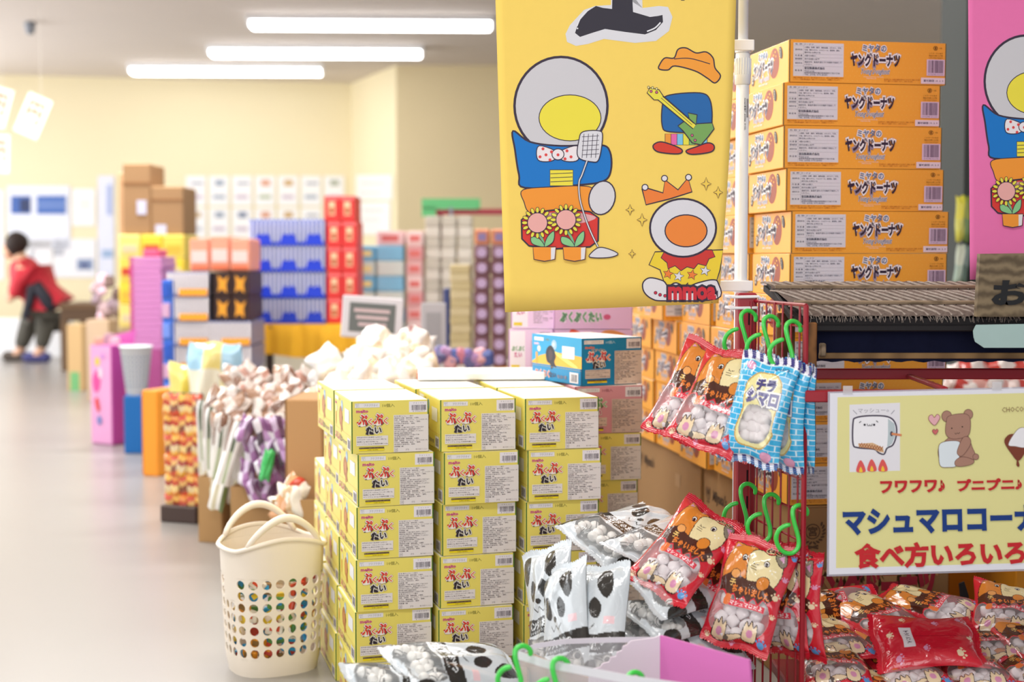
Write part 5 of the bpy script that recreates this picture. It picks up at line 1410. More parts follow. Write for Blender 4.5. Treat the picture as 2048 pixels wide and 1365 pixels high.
# colourful packets inside the basket
rp2 = random.Random(3); cnm = ['yellow', 'blue', 'red', 'beige', 'green', 'orange', 'brick red', 'cream', 'brown', 'sky blue']
cols = ['#e8c832', '#2f8fc4', '#d8502c', '#ead9c0', '#5a8f4a', '#e59a2c', '#c94a3a', '#f0ead8', '#8a6a3c', '#3aa6d6']
for i in range(90):
    a = rp2.uniform(0, 2 * PI); z = rp2.uniform(.03, .235); rx, ry = brad(z); k = rp2.uniform(.70, .86)
    mb = MB(); mb.box((0, 0, 0), (.040, .011, .028), mat(cols[i % 10], rough=.3), .003); mb.box((0, -.0062, .002), (.022, .001, .012), mat(cols[(i * 7 + 3) % 10], rough=.3), 0)
    o = mb.build('snack_packet'); o.matrix_world = Matrix.Translation(bc + Vector((rx * k * math.cos(a), ry * k * math.sin(a), z))) @ Matrix.Rotation(a + PI / 2, 4, 'Z') @ Matrix.Rotation(rp2.uniform(-.7, .7), 4, 'Y')
    tag(o, f'small {cnm[i % 10]} packet in the laundry basket, {["bottom", "lower", "middle", "upper"][min(3, int(z / .06))]} holes, {["yellow carton side", "far side", "aisle side", "near side"][int(((a + PI / 4) % (2 * PI)) / (PI / 2))]}', 'packet', 'snack packets inside the laundry basket')

for i, (pts_, D) in enumerate((([(1968, 1214), (1975, 1180), (1990, 1162), (1986, 1190), (1984, 1214)], 2.95), ([(1922, 1214), (1918, 1168), (1928, 1164), (1936, 1190), (1940, 1214)], 3.0))):
    q0 = at(pts_[0][0], pts_[0][1], D); o = MB().prism([(at(x, y, D).x - q0.x, at(x, y, D).z) for x, y in [(pts_[0][0], 1300)] + pts_ + [(pts_[-1][0], 1300)]], .006, mat('#1c1a1c', rough=.4)).build('black_card_fin'); o.location = (q0.x, D, 0)
    # the fin's card stand reaches the floor
    MB().box((.012, 0, at(1970, 1300, D).z / 2), (.03, .03, at(1970, 1300, D).z), mat('#1c1a1c', rough=.4), .002).build('support', o)
    tag(o, ['pointed black card fin rising between the orange cartons', 'narrow black card fin beside the kraft carton'][i], 'display card')
# ================================================================ the blurred far half of the shop
BR = random.Random(99)
NTH = ['first', 'second', 'third', 'fourth', 'fifth', 'sixth', 'seventh', 'eighth', 'ninth', 'tenth', 'eleventh', 'twelfth', 'thirteenth', 'fourteenth']
def bxd(px0, py0, px1, py1, D):
    '''centre and size of an upright face at distance D seen between these image limits'''
    a = at((px0 + px1) / 2, py0, D); b = at((px0 + px1) / 2, py1, D)
    w = (px1 - px0) / F * D
    return Vector((a.x, D, (a.z + b.z) / 2)), w, a.z - b.z
def thing_box(name, lab, cat, group, px0, py0, px1, py1, D, dep, m, yaw=0, floor=False, b=.004):
    c, w, h = bxd(px0, py0, px1, py1, D)
    if floor: top = c.z + h / 2; h = top; c.z = top / 2
    o = MB().box((0, 0, 0), (w, dep, h), m, b).build(name)
    o.location = (c.x, c.y + dep / 2, c.z); o.rotation_euler = (0, 0, math.radians(yaw)); tag(o, lab, cat, group)
    o['w'] = w; o['h'] = h
    return o, w, h, dep
def face(o, dep, x0, z0, x1, z1, m, name='printed_patch', t=.002):
    return MB().box(((x0 + x1) / 2, -dep / 2 - t / 2 - .0002, (z0 + z1) / 2), (abs(x1 - x0), t, abs(z1 - z0)), m, 0).build(name, o)
mm_ = lambda c, r=.45: mat(c, rough=r)
# ---- cloth covered table with the blue and red stacks
c, w, h = bxd(492, 650, 716, 660, 7.5)
tz = c.z + h / 2
tb = empty('display_table', (c.x, 7.76, 0)); tag(tb, 'display table under an orange-yellow cloth holding blue and red stacks', 'table')
MB().box((0, 0, tz - .016), (w + .02, .54, .025), mm_('#8b6a45')).build('tabletop', tb)
for sx in (-1, 1):
    for sy in (-1, 1): MB().box((sx * (w / 2 - .04), sy * .23, (tz - .03) / 2), (.04, .04, tz - .03), mm_('#3a2f2a')).build('leg', tb)
V = []; Fc = []; n = 40; zl = at(600, 712, 7.5).z
for i in range(n + 1):
    u = i / n; x = -w / 2 - .01 + (w + .06) * u; y = -.285 - .012 * math.sin(u * 22) - .006 * math.sin(u * 51)
    V += [(x, -.272, tz + .002), (x, y, tz - .01), (x, y - .01, (tz + zl) / 2 + .01), (x, y - .012, zl + .02 * math.sin(u * 9) * (1 if u > .5 else .5)), (x, .265, tz + .002)]
for i in range(n):
    a = i * 5; Fc += [(a, a + 1, a + 6, a + 5), (a + 1, a + 2, a + 7, a + 6), (a + 2, a + 3, a + 8, a + 7), (a, a + 5, a + 9, a + 4)]
o = MB().add(V, Fc, mat('#eab02c', rough=.85, noise=.04, scale=30)).build('table_cloth', None, True); o.location = tb.location; tag(o, 'orange-yellow cloth draped over the display table', 'tablecloth')
def stick_tray(W_, H_, dep, cs, cap, lid, crown=None, n=8, lab=None):
    '''tray of upright thin tubes with a coloured front label'''
    mb = MB(); mb.box((0, 0, H_ * .06), (W_, dep, H_ * .12), mm_(lid), .003); r = mb.build('stick_tray')
    mb = MB()
    for i in range(n):
        x = -W_ / 2 + W_ * (i + .5) / n
        mb.box((x, -dep / 2 + .012, H_ * .54), (W_ / n * .55, .02, H_ * .86), mm_(cs), .003)
        mb.box((x, -dep / 2 + .012, H_ * .97), (W_ / n * .62, .02, H_ * .06), mm_(cap), .002)
    mb.build('stick_row', r)['kind'] = 'stuff'
    MB().box((0, .015, H_ * .5), (W_ * .98, dep - .034, H_ * .9), mm_(lid), .003).build('tray_body', r)
    if crown:
        A = Art(); k = W_ * 1000; hh = H_ * 1000
        if crown == 'peak': A.poly([(k * .04, hh), (k * .10, hh * .86), (k * .24, hh * .88), (k * .32, hh * .62), (k * .44, hh * .55), (k * .55, hh * .62), (k * .68, hh * .52), (k * .80, hh * .60), (k * .90, hh * .84), (k * .98, hh)], '#1f3fd0')
        else: A.rect(k * .30, hh * .70, k * .98, hh * .98, crown)
        A.to_mb(lambda x, y: Vector((x / 1000 - W_ / 2, -dep / 2 - .004, H_ - y / 1000)), Vector((0, -1, 0)), step=.001).build('front_label', r)
    return r
Dt = 7.56; pxm = Dt / F
bt = stick_tray(51 * pxm, 52 * pxm, .36, '#ccd2f0', '#2d6fd0', '#1c48c0', 'peak', 6)
z0 = tz + .004
ordn = ['topmost', 'second', 'third', 'lowest']
cn3 = ['beside the dark figured boxes', 'middle column', 'beside the red boxes']
for r in range(4):
    for c_ in range(3):
        x = at(497 + 51 * (c_ + .5), 500, Dt).x
        o = clone(bt); o.location = (x, Dt + .18, z0 + r * 52 * pxm * 1.001); tag(o, f'blue tray of upright snack sticks, {ordn[3 - r]} layer, {cn3[c_]}', 'snack tray', 'blue stick trays on the cloth table')
drop(bt)
for c_ in range(2):
    nr = 5
    for r in range(nr):
        px0 = 652 + c_ * 31
        x = at(px0 + 15.5, 500, Dt).x; hh = 51 * pxm; ww = 30 * pxm
        o = MB().box((0, 0, hh / 2), (ww, .3, hh * .99), mm_('#dd3a38'), .004).build('red_snack_box'); o.location = (x + .01 * (r == nr - 1) * -1, Dt + .16, z0 + r * hh)
        MB().box((0, -.151, hh * .5), (ww * .42, .002, hh * .52), mm_('#e6c8a0'), 0).build('printed_patch', o); MB().box((0, -.1525, hh * .42), (ww * .28, .002, hh * .25), mm_('#b9603a'), 0).build('printed_patch', o)
        MB().box((0, -.151, hh * .9), (ww * .9, .002, hh * .12), mm_('#ef7474'), 0).build('printed_patch', o)
        tag(o, f'red snack box, {["lowest", "second up", "third up", "fourth up", "topmost"][r]}, in the column {["touching the blue trays", "nearer the framed sign"][c_]}', 'snack box', 'red boxes on the cloth table')
# ---- white and orange stick trays on a low stand
Ds = 6.9; ps = Ds / F
zst_ = at(415, 790, Ds).z
sd_ = empty('low_stand', (at(413, 700, Ds).x, Ds + .25, 0)); tag(sd_, 'low wooden stand carrying white stick trays with orange labels', 'stand')
MB().box((0, 0, zst_ - .015), (172 * ps, .5, .03), mm_('#a87c4c')).build('stand_top', sd_)
for sx in (-1, 1): MB().box((sx * 80 * ps, 0, (zst_ - .03) / 2), (.03, .48, zst_ - .03), mm_('#a87c4c')).build('side_board', sd_)
wt = stick_tray(84 * ps, 49 * ps, .4, '#f0eaec', '#8a93c8', '#85839c', '#f0a12c', 9)
for r in range(5):
    for c_ in range(2):
        if c_ == 1 and r > 2: continue
        o = clone(wt); o.location = (at(333 + 84 * (c_ + .5), 600, Ds).x, Ds + .2, zst_ + r * 49.5 * ps); tag(o, f'white tray of upright sticks with orange label, {["lowest", "second up", "third up", "fourth up", "topmost"][r]}, {["aisle side", "wall side"][c_]} column', 'snack tray', 'white stick trays on the low stand')
drop(wt)
for r in range(2):
    for c_ in range(2):
        c, w, h = bxd(427 + 35 * c_, 592 - 51 * r, 461 + 35 * c_, 641 - 51 * r, Ds)
        o = MB().box((0, 0, h / 2), (w, .38, h * .985), mm_('#39241f'), .004).build('dark_snack_box'); o.location = (c.x, Ds + .2, zst_ + (3 + r) * 49.5 * ps)
        MB().prism([(-w * .3, h * .15), (-w * .05, h * .3), (w * .25, h * .12), (w * .2, h * .5), (w * .36, h * .82), (w * .05, h * .66), (-w * .28, h * .86), (-w * .22, h * .5)], .003, mm_('#e39a2a'), O=(0, -.192, 0)).build('orange_emblem', o)
        tag(o, f'dark brown box with an orange emblem, {["lower", "upper"][r]} row, {["against the white trays", "against the blue trays"][c_]}', 'snack box', 'dark brown boxes between the trays')
for i in range(3):
    c, w, h = bxd(374 + 41 * i, 466 + (5 if i != 1 else 0), 413 + 41 * i, 537, Ds)
    zz = zst_ + 5 * 49.5 * ps
    o = MB().box((0, 0, h / 2), (w, .3, h), mm_('#e89a80'), .008).build('coral_snack_box'); o.location = (c.x, Ds + .2, zz)
    MB().box((0, -.152, h * .45), (w * .8, .003, h * .36), mm_('#e6c6c0'), 0).build('pale_band', o); MB().box((0, -.152, h * .12), (w * .8, .003, h * .12), mm_('#e0704a'), 0).build('printed_band', o)
    tag(o, f'coral box with a pale band on top of the stick trays, {["aisle end", "middle, taller", "wall end"][i]}', 'snack box', 'coral boxes on top of the trays')
# ---- yellow boxes with kraft cartons on top
Dy = 8.6; py_ = Dy / F
sh = empty('yellow_box_shelf', (at(303, 700, Dy).x, Dy + .3, 0)); tag(sh, 'plain shelf unit standing under the yellow boxes', 'shelf')
zy = at(300, 655, Dy).z
MB().box((0, 0, zy / 2), (134 * py_, .55, zy - .02), mm_('#b9a27a'), .005).build('shelf_body', sh); MB().box((0, 0, zy - .01), (136 * py_, .57, .02), mm_('#d2bd92'), .003).build('shelf_top', sh)
for r in range(4):
    for c_ in range(3):
        c, w, h = bxd(237 + 44 * c_, 655 - 46.5 * (r + 1), 280 + 44 * c_, 655 - 46.5 * r, Dy)
        o = MB().box((0, 0, h / 2), (w * .98, .4, h * .98), mm_(['#f0dc7a', '#efd23c', '#ead257'][(r + c_) % 3]), .005).build('yellow_snack_box'); o.location = (c.x, Dy + .2, zy + r * h)
        MB().box((0, -.202, h * .4), (w * .7, .003, h * .32), mm_(['#d9c9a0', '#c8462e', '#e8b53c'][(r * 2 + c_) % 3]), 0).build('printed_patch', o)
        tag(o, f'yellow box, {["lowest", "second up", "third up", "topmost"][r]} layer, {["column at the aisle", "middle column", "column by the stick trays"][c_]}, under kraft cartons', 'snack box', 'yellow boxes under the kraft cartons')
ztk = zy + 4 * 46.5 * py_
for i, (x0, x1, y0, lab) in enumerate([(243, 298, 326, 'tallest kraft carton on top of the yellow boxes'), (300, 364, 372, 'lower kraft carton beside the tallest on the yellow boxes')]):
    c, w, h = bxd(x0, y0, x1, 468, Dy); 
    o = MB().box((0, 0, h / 2), (w, .36, h), mm_('#a3805a', .85), .006).build('kraft_carton'); o.location = (c.x, Dy + .2, ztk)
    MB().box((w * (.18 if i == 0 else -.2), -.183, h * (.38 if i == 0 else .1)), (w * .34, .003, h * .2), mm_('#c8cbe0'), 0).build('paper_label', o)
    MB().box((0, -.182, h * .72), (w, .002, h * .03), mm_('#8f6238'), 0).build('packing_tape', o)
    tag(o, lab, 'carton', 'kraft cartons on the yellow boxes')
c, w, h = bxd(228, 345, 242, 468, Dy); o = MB().box((0, 0, h / 2), (w, .3, h), mm_('#c9a078', .85), .005).build('kraft_carton'); o.location = (c.x, Dy + .25, ztk); tag(o, 'narrow pale kraft carton at the outer edge on the yellow boxes', 'carton', 'kraft cartons on the yellow boxes')
# ---- magenta stack, magenta floor carton, tub, panels
Dm = 7.6; pm = Dm / F
zb0 = at(290, 700, Dm).z
mst = empty('magenta_stand', (at(290, 700, Dm).x, Dm + .2, 0)); tag(mst, 'low plinth under the tall stack of magenta sheets', 'stand'); MB().box((0, 0, zb0 / 2), (62 * pm, .36, zb0), mm_('#b0568f'), .004).build('plinth', mst)
nl = 16; hl = 186 * pm / nl
for i in range(nl):
    mb = MB(); mb.box((BR.uniform(-.004, .004), 0, hl / 2), (62 * pm, .33, hl * .94), mm_('#d48cc4'), .003); o = mb.build('magenta_packet_box'); o.location = (at(290, 600, Dm).x, Dm + .19, zb0 + i * hl)
    MB().box((-29 * pm, -.167, hl / 2), (7 * pm, .003, hl * .8), mm_('#c24488'), 0).build('dark_edge', o)
    tag(o, 'thin magenta box, ' + (['lowest', 'second', 'third', 'fourth', 'fifth', 'sixth', 'seventh', 'eighth', 'ninth', 'tenth', 'eleventh', 'twelfth', 'thirteenth', 'fourteenth', 'fifteenth', 'topmost'][i]) + ' up in the tall magenta stack', 'snack box', 'thin magenta boxes in one tall stack')
c, w, h = bxd(276, 490, 308, 505, Dm); o = MB().box((0, 0, h / 2), (w, .2, h), mm_('#e0587a'), .006).build('pink_snack_box'); o.location = (c.x, Dm + .19, zb0 + nl * hl); tag(o, 'rose box alone on top of the magenta stack', 'snack box')
c, w, h = bxd(164, 690, 250, 878, 7.0)
mc = empty('magenta_carton', (c.x, 7.15, 0)); mc.rotation_euler = (0, 0, math.radians(-32)); tag(mc, 'tall open magenta carton with pale pink printed face, on the floor', 'carton')
zt3 = at(215, 690, 7.1).z
MB().box((0, 0, zt3 / 2), (.15, .15, zt3), mm_('#cf5fae'), .004).build('carton_body', mc)
MB().box((0, -.0765, zt3 / 2), (.145, .003, zt3 - .01), mm_('#e6a5d0'), 0).build('pale_front', mc); MB().box((.0765, 0, zt3 / 2), (.003, .145, zt3 - .01), mm_('#c04aa0'), 0).build('deep_side', mc)
MB().add([(-.075, .075, zt3), (.075, .075, zt3), (.085, .085, zt3 + .07), (-.085, .085, zt3 + .04)], [(0, 1, 2, 3)], mm_('#c557a8')).build('back_flap', mc)
A = Art()
A.ell(48, 60, 18, 16, '#f0c64a'); A.poly([(20, 110), (50, 90), (70, 120), (60, 160), (30, 170), (14, 140)], '#e2509a', smooth=True); A.ell(70, 100, 14, 20, '#f3dbe6'); A.ell(90, 40, 14, 10, '#c98fd0'); A.ell(60, 270, 18, 16, '#7a86c0'); A.poly([(30, 200), (50, 190), (66, 230), (48, 236)], '#e0463c', smooth=True)
A.to_mb(lambda x, y: Vector((x / 1000 - .07, -.078, zt3 - y / 1000 * 1.4)), Vector((0, -1, 0)), step=.001).build('printed_shapes', mc)
for i, (px, py, cl) in enumerate(((196, 672, '#d8a090'), (214, 665, '#b98fa0'), (228, 672, '#e8b8c8'))):
    o = MB().box((0, 0, 0), (.055, .04, .12), mm_(cl, .3), .01).build('snack_packet'); q = at(px + 4, py + 26, 7.13); o.location = q; o.rotation_euler = (0, BR.uniform(-.2, .2), .3); tag(o, f'{["dusty rose", "mauve", "light pink"][i]} packet sticking out of the magenta carton', 'packet', 'packets in the magenta carton')
# perforated tub on a blue stand
Dp = 6.8
c, w, h = bxd(252, 790, 290, 905, Dp); zb2 = c.z + h / 2
stn = MB().box((0, 0, zb2 / 2), (w, .10, zb2), mm_('#1463a8'), .006).build('blue_stand'); stn.location = (c.x, Dp, 0); tag(stn, 'narrow deep blue stand under the perforated white tub', 'stand')
tub = empty('perforated_tub', (at(272, 700, Dp).x, Dp, zb2)); tag(tub, 'pale perforated plastic tub standing on the blue stand', 'tub')
mb = MB(); rw = 32 / F * Dp; hw = 96 / F * Dp
mb.lathe([(rw * .62, 0), (rw * .98, hw), (rw * 1.04, hw), (rw * 1.04, hw + .006), (rw * .94, hw + .006), (rw * .58, .004), (0, .004)], mm_('#e8eef0'), 24); mb.build('tub_wall', tub, True)
mb = MB()
for j in range(7):
    for i in range(22):
        a = 2 * PI * i / 22; z = hw * (.2 + .1 * j); rr3 = rw * (.62 + .36 * z / hw) + .0006
        mb.box((rr3 * math.cos(a), rr3 * math.sin(a), z), (.002, .006, .007), mm_('#7f93ac'), 0, M=Matrix.Rotation(a, 3, 'Z'))
mb.build('tub_hole', tub)['kind'] = 'stuff'
# orange panel and its neighbours
o, w, h, d = thing_box('orange_floor_carton', 'tall bright orange carton standing on the floor by the aisle', 'carton', None, 302, 782, 340, 955, 6.05, .25, mm_('#f29a2e'), -24, True)
MB().box((-w / 2 - .002, 0, 0), (.003, d * .98, h * .96), mm_('#c06a20'), 0).build('orange_brown_side', o)  # side face coloured a darker orange-brown
o, w, h, d = thing_box('hanging_card_strip', 'long blue card strip of small hanging packets beside the magenta stack', 'card', None, 324, 560, 344, 800, 6.5, .03, mm_('#3f6fd0'), -12, True)
for k in range(9): MB().box((BR.uniform(-.006, .006), -.02, -h / 2 + h * (k + .5) / 9), (w * .8, .008, h / 9 * .7), mm_(['#6f8fe0', '#c9a0c0', '#2a55b8'][k % 3], .3), .002).build('small_packet', o)
o, w, h, d = thing_box('tan_carton', 'tan carton with green label on the floor beyond the magenta one', 'carton', None, 143, 650, 178, 772, 9.9, .3, mm_('#c9a878', .8), -18, True)
face(o, d, -w * .3, -.25, w * .3, -.1, mm_('#6fae72'))
o, w, h, d = thing_box('tan_carton', 'paler tan carton just behind the magenta one on the floor', 'carton', None, 178, 640, 226, 740, 9.2, .3, mm_('#cdb49a', .8), -10, True)
# heap of small packets on it
for i in range(14):
    q = at(BR.uniform(188, 232), BR.uniform(560, 640), 9.3); mb = MB().box((0, 0, 0), (.07, .05, .08), mm_(BR.choice(['#b9a0a8', '#7a6460', '#e3c0d4', '#94808c']), .3), .015); o = mb.build('snack_packet'); o.location = (q.x, 9.35, q.z); o.rotation_euler = (BR.uniform(-.5, .5), BR.uniform(-.5, .5), BR.uniform(-.5, .5)); tag(o, f'small dull pink or brown packet, {NTH[i]} placed in the pile behind the magenta carton', 'packet', 'packets piled on the pale tan carton')
# brown table far back
c, w, h = bxd(118, 605, 205, 612, 11.6); tb2 = empty('far_table', (c.x, 11.9, 0)); tag(tb2, 'dark brown table standing far back beside the bending shopper', 'table')
zt4 = c.z
MB().box((0, 0, zt4 - .02), (w, .6, .05), mm_('#6b5138'), .004).build('tabletop', tb2); MB().box((0, -.28, zt4 - .09), (w * .94, .02, .10), mm_('#5b4430'), .002).build('apron', tb2)
for sx in (-1, 1):
    for sy in (-1, 1): MB().box((sx * w * .42, sy * .26, (zt4 - .05) / 2), (.05, .05, zt4 - .05), mm_('#6b5138'), .003).build('leg', tb2)
o, w, h, d = thing_box('white_glow_block', 'plain white block for the white glow behind the bending shopper', 'table', None, -60, 640, 120, 718, 13.2, .4, mm_('#f4f6f8', .7), 0, True)  # added block; the bright glow near the floor is put into its white

# ---- walls: notices
wn = Vector((6.23, 1.27, 0)).normalized(); wn = Vector((wn.y, -wn.x, 0)); wp0 = Vector((-1.67, 14.9, 1)) + wn * .012
def notice(x0, y0, x1, y1, lab, base, arts, group, p0=wp0, n_=wn, cat='notice'):
    q = [on_plane(x, y, p0, n_) for x, y in ((x0, y0), (x0, y1), (x1, y1), (x1, y0))]
    c = sum(q, Vector()) / 4; o = bpy.data.objects.new('paper_notice', None)
    V = [v - c for v in q]; W_ = [v - n_ * .004 for v in V]
    o2 = MB().add(V + W_, [(0, 1, 2, 3), (7, 6, 5, 4), (0, 4, 5, 1), (1, 5, 6, 2), (2, 6, 7, 3), (3, 7, 4, 0)], mm_(base, .6)).build('paper_notice'); bpy.data.objects.remove(o)
    o2.location = c; tag(o2, lab, cat, group)
    if arts:
        A = Art()
        for a in arts: A.rect(*a)
        A.to_mb(lambda x, y: on_plane(x, y, p0, n_) - c, n_, step=.002, start=1).build('printed_blocks', o2)
    return o2
notice(14, 372, 140, 498, 'large white wall sheet with two blue landscape photos', '#e6eaf6', [(22, 392, 62, 428, '#4a6ab0'), (40, 398, 60, 424, '#3a4468'), (74, 392, 132, 428, '#3f69b8'), (74, 400, 132, 420, '#6a86c4')], 'paper notices on the far wall')
notice(144, 378, 190, 452, 'plain white wall sheet to the side of the blue landscape photos', '#f4f4f6', [(158, 398, 180, 420, '#ecebe6')], 'paper notices on the far wall')
notice(196, 352, 228, 560, 'tall narrow bluish white wall poster beside the kraft cartons', '#e2e6f8', [(204, 500, 226, 516, '#9db6d8'), (214, 370, 224, 430, '#aab8e0')], 'paper notices on the far wall')
notice(52, 480, 104, 560, 'white wall sheet above the bending shopper', '#f0f0f4', [(60, 500, 70, 520, '#c2c4cc')], 'paper notices on the far wall')
notice(106, 478, 192, 556, 'white wall sheet with a small dark photo, above the brown table', '#ecedf2', [(106, 498, 128, 512, '#b9bcc6'), (154, 518, 186, 540, '#8fa0c0'), (160, 526, 178, 536, '#54608a')], 'paper notices on the far wall')
notice(-40, 380, 8, 560, 'white wall sheet cut by the picture edge', '#eef0f4', [], 'paper notices on the far wall')
tints = ['#c9b08a', '#9aa6b8', '#7f8ba6', '#d89a7a', '#c8a46a', '#bd8a80', '#a9b0a0']
for c_ in range(7):
    x0 = 372 + 46 * c_; x1 = x0 + 40
    for r in range(2):
        y0 = 352 + 64 * r; y1 = y0 + 60
        notice(x0, y0, x1, y1, f'white wall sheet with faint small drawings, {["upper", "lower"][r]} row, {["first", "second", "third", "fourth", "fifth", "sixth", "seventh"][c_]} from the kraft cartons', '#f5f5f6', [(x0 + 12, y0 + 8, x0 + 30, y0 + 20, tints[c_]) if BR.random() > .3 else (x0 + 10, y0 + 12, x0 + 34, y0 + 18, '#b0b4c0'), (x0 + 8, y0 + 38, x0 + 32, y0 + 46, BR.choice(['#c6cad2', '#b8c2a8', '#cfc0d0', '#a9b4c4']))], 'grid of white sheets on the far wall')
an = Vector((1.4, .58, 0)).normalized(); an = Vector((-an.x, -an.y, 0)); ap = Vector((-1.09, 13.5, 1)) + Vector((-.92, -.38, 0)).normalized() * .015
for i, (x0, y0, x1, y1) in enumerate(((712, 350, 784, 400), (716, 404, 780, 470))):
    notice(x0, y0, x1, y1, ['pale wall sheet on the angled wall corner, upper', 'pale wall sheet on the angled wall corner, lower'][i], '#f2f2f0', [(x0 + 10, y0 + 14, x1 - 12, y0 + 20, '#d8dadc'), (x0 + 8, y0 + 34, x1 - 20, y0 + 38, '#d4d6da')], 'paper notices on the far wall', ap, an)
# hanging price cards
for i, (cx, cy, w_, h_, rot, lab) in enumerate(((66, 232, 50, 82, 24, 'white hanging card with a red character, tilted, under the ceiling'), (-4, 214, 46, 78, 16, 'white hanging card cut by the picture edge, higher one'), (0, 308, 38, 76, 2, 'white hanging card cut by the picture edge, lower one'))):
    D = 9.6; k = D / F; c = at(cx, cy, D); o = MB().box((0, 0, 0), (w_ * k, .004, h_ * k), mm_('#f6f1e8', .6), .001).build('hanging_card'); o.location = c; o.rotation_euler = (0, math.radians(rot), 0); tag(o, lab, 'card', 'white cards hanging from the ceiling')
    A = Art(); A.text('円', 0, 0, w_ * .62 * k * 1000, h_ * .52 * k * 1000, '#e08062', .03)
    A.to_mb(lambda x, y: Vector((x / 1000 - w_ * .31 * k, -.003, -y / 1000 + h_ * .34 * k)), Vector((0, -1, 0)), step=.001).build('red_lettering', o)
    MB().tube([(0, 0, h_ * k / 2), (0, 0, (CEIL - c.z) / math.cos(math.radians(rot)) - .0)], .0012, mm_('#d8d4cc'), 4).build('thread', o) if False else None
    MB().tube([(0, 0, h_ * k / 2 - .002), (-(CEIL - c.z - h_ * k / 2) * math.sin(math.radians(rot)), 0, h_ * k / 2 + (CEIL - c.z - h_ * k / 2) * math.cos(math.radians(rot)))], .0012, mm_('#d8d4cc'), 4).build('thread', o)
q = at(62, 158, 11.0); o = MB().lathe([(.0, -.10), (.03, -.09), (.045, -.02), (.03, 0)], mm_('#8a8f98'), 14).build('ceiling_sensor'); o.location = (q.x, 11.0, CEIL); tag(o, 'small grey fitting on the ceiling above the hanging cards', 'fixture')

# ---- right-hand part: light blue, pink, grey, beige and purple stacks on shelving
Dq = 8.0; pq = Dq / F
shelf = empty('far_shelving', (at(874, 700, Dq).x, Dq + .3, 0)); tag(shelf, 'low shelving unit with a dark red rail carrying pale snack stacks', 'shelf')
zq = at(800, 735, Dq).z
MB().box((0, 0, zq / 2), (308 * pq, .56, zq - .02), mm_('#8c7d70'), .004).build('plinth', shelf); MB().box((0, 0, zq - .01), (310 * pq, .58, .02), mm_('#d9cfc4'), .003).build('shelf_top', shelf)
for sx in (-.02, 1): MB().box((sx * 160 * pq, .26, at(800, 412, Dq).z / 2), (.03, .03, at(800, 412, Dq).z), mm_('#7a3a38'), .002).build('shelf_post', shelf)
zr_ = at(900, 418, Dq).z; xl = at(850, 418, Dq).x - shelf.location.x
MB().box((xl + .25, .26, zr_), (.56, .05, .035), mm_('#a03040'), .003).build('red_rail', shelf)
c, w, h = bxd(832, 390, 956, 412, Dq)
o = MB().box((0, 0, 0), (w, .006, h), mm_('#62b877', .6), .001).build('green_price_sign'); o.location = (c.x, Dq + .52, c.z); tag(o, 'green sign strip above the dark red shelf rail', 'sign'); MB().box((0, 0, -h * .0 - .03), (w * .9, .003, .008), mm_('#a8dcb2'), 0).build('pale_line', o)
MB().box((-w * .38, -.0, -h * .8), (w * .24, .006, h * .9), mm_('#62b877', .6), .001).build('sign_tab', o)
MB().box((0, .0, -h / 2 - .03), (.02, .01, .08), mm_('#8a8f98'), 0).build('sign_holder', o)
def column(px0, px1, ytop, ybot, D, nrow, colr, name, labf, group, cat='snack box', patch=None, dep=.22, zbase=None, gap=.985, dots=False):
    c, w, h = bxd(px0, ytop, px1, ybot, D)
    zb3 = (c.z - h / 2) if zbase is None else zbase; hh = (c.z + h / 2 - zb3) / nrow
    for r in range(nrow):
        cc = colr[r % len(colr)] if isinstance(colr, (list, tuple)) else colr
        o = MB().box((0, 0, hh / 2), (w * .97, dep, hh * gap), mm_(cc), min(.006, hh * .1)).build(name); o.location = (c.x + BR.uniform(-.003, .003), D + dep / 2, zb3 + r * hh)
        if patch:
            if dots: MB().lathe([(0, 0), (min(w, hh) * .32, 0), (min(w, hh) * .32, .003), (0, .003)], mm_(patch), 12, c=(0, -dep / 2 - .0005, hh / 2), M=Matrix.Rotation(PI / 2, 3, 'X')).build('round_label', o)
            else: MB().box((0, -dep / 2 - .0015, hh * .5), (w * .6, .002, hh * .4), mm_(patch), 0).build('printed_patch', o)
        tag(o, labf(r, nrow), cat, group)
lv = lambda r, n: 'lowest' if r == 0 else ('topmost' if r == n - 1 else ['', 'second', 'third', 'fourth', 'fifth', 'sixth', 'seventh', 'eighth', 'ninth', 'tenth', 'eleventh', 'twelfth', 'thirteenth', 'fourteenth'][r] + ' up')
column(714, 750, 492, 735, Dq, 8, ['#c9d8d4', '#6cb6dc'], 'light_blue_box', lambda r, n: f'light blue and cream box, {lv(r, n)}, column behind the framed sign by the red boxes', 'light blue boxes on the far shelving', patch='#e6dc9a', zbase=zq)
column(752, 808, 492, 735, Dq, 8, ['#d0dad4', '#82bede'], 'light_blue_box', lambda r, n: f'wide light blue and cream box, {lv(r, n)}, column behind the framed sign', 'light blue boxes on the far shelving', zbase=zq)
column(812, 846, 462, 735, Dq, 9, ['#e3b4b2', '#dca0a0', '#ecd0cc'], 'pale_pink_box', lambda r, n: f'pale pink box, {lv(r, n)}, column between light blue boxes and grey tubs', 'pale pink boxes on the far shelving', patch='#d8706c', zbase=zq)
column(752, 808, 462, 490, Dq + .02, 1, ['#ecc8c8'], 'pale_pink_box', lambda r, n: 'pale pink box with red blobs lying on top of the light blue column', 'pale pink boxes on the far shelving', patch='#d8706c', zbase=zq + (at(0, 492, Dq).z - zq) + .001)
for i in range(3):
    column(850 + 32 * i, 880 + 32 * i, 432, 735, Dq, 14, ['#cfc8bc', '#bdb6a8'], 'grey_tub', lambda r, n, i=i: f'pale grey tub, {lv(r, n)}, {["stack by the pale pink boxes", "middle stack", "stack by the purple boxes"][i]} on the far shelving', 'pale grey tubs on the far shelving', cat='tub', zbase=zq)
Dr = 6.2; zrb = at(950, 735, Dr).z
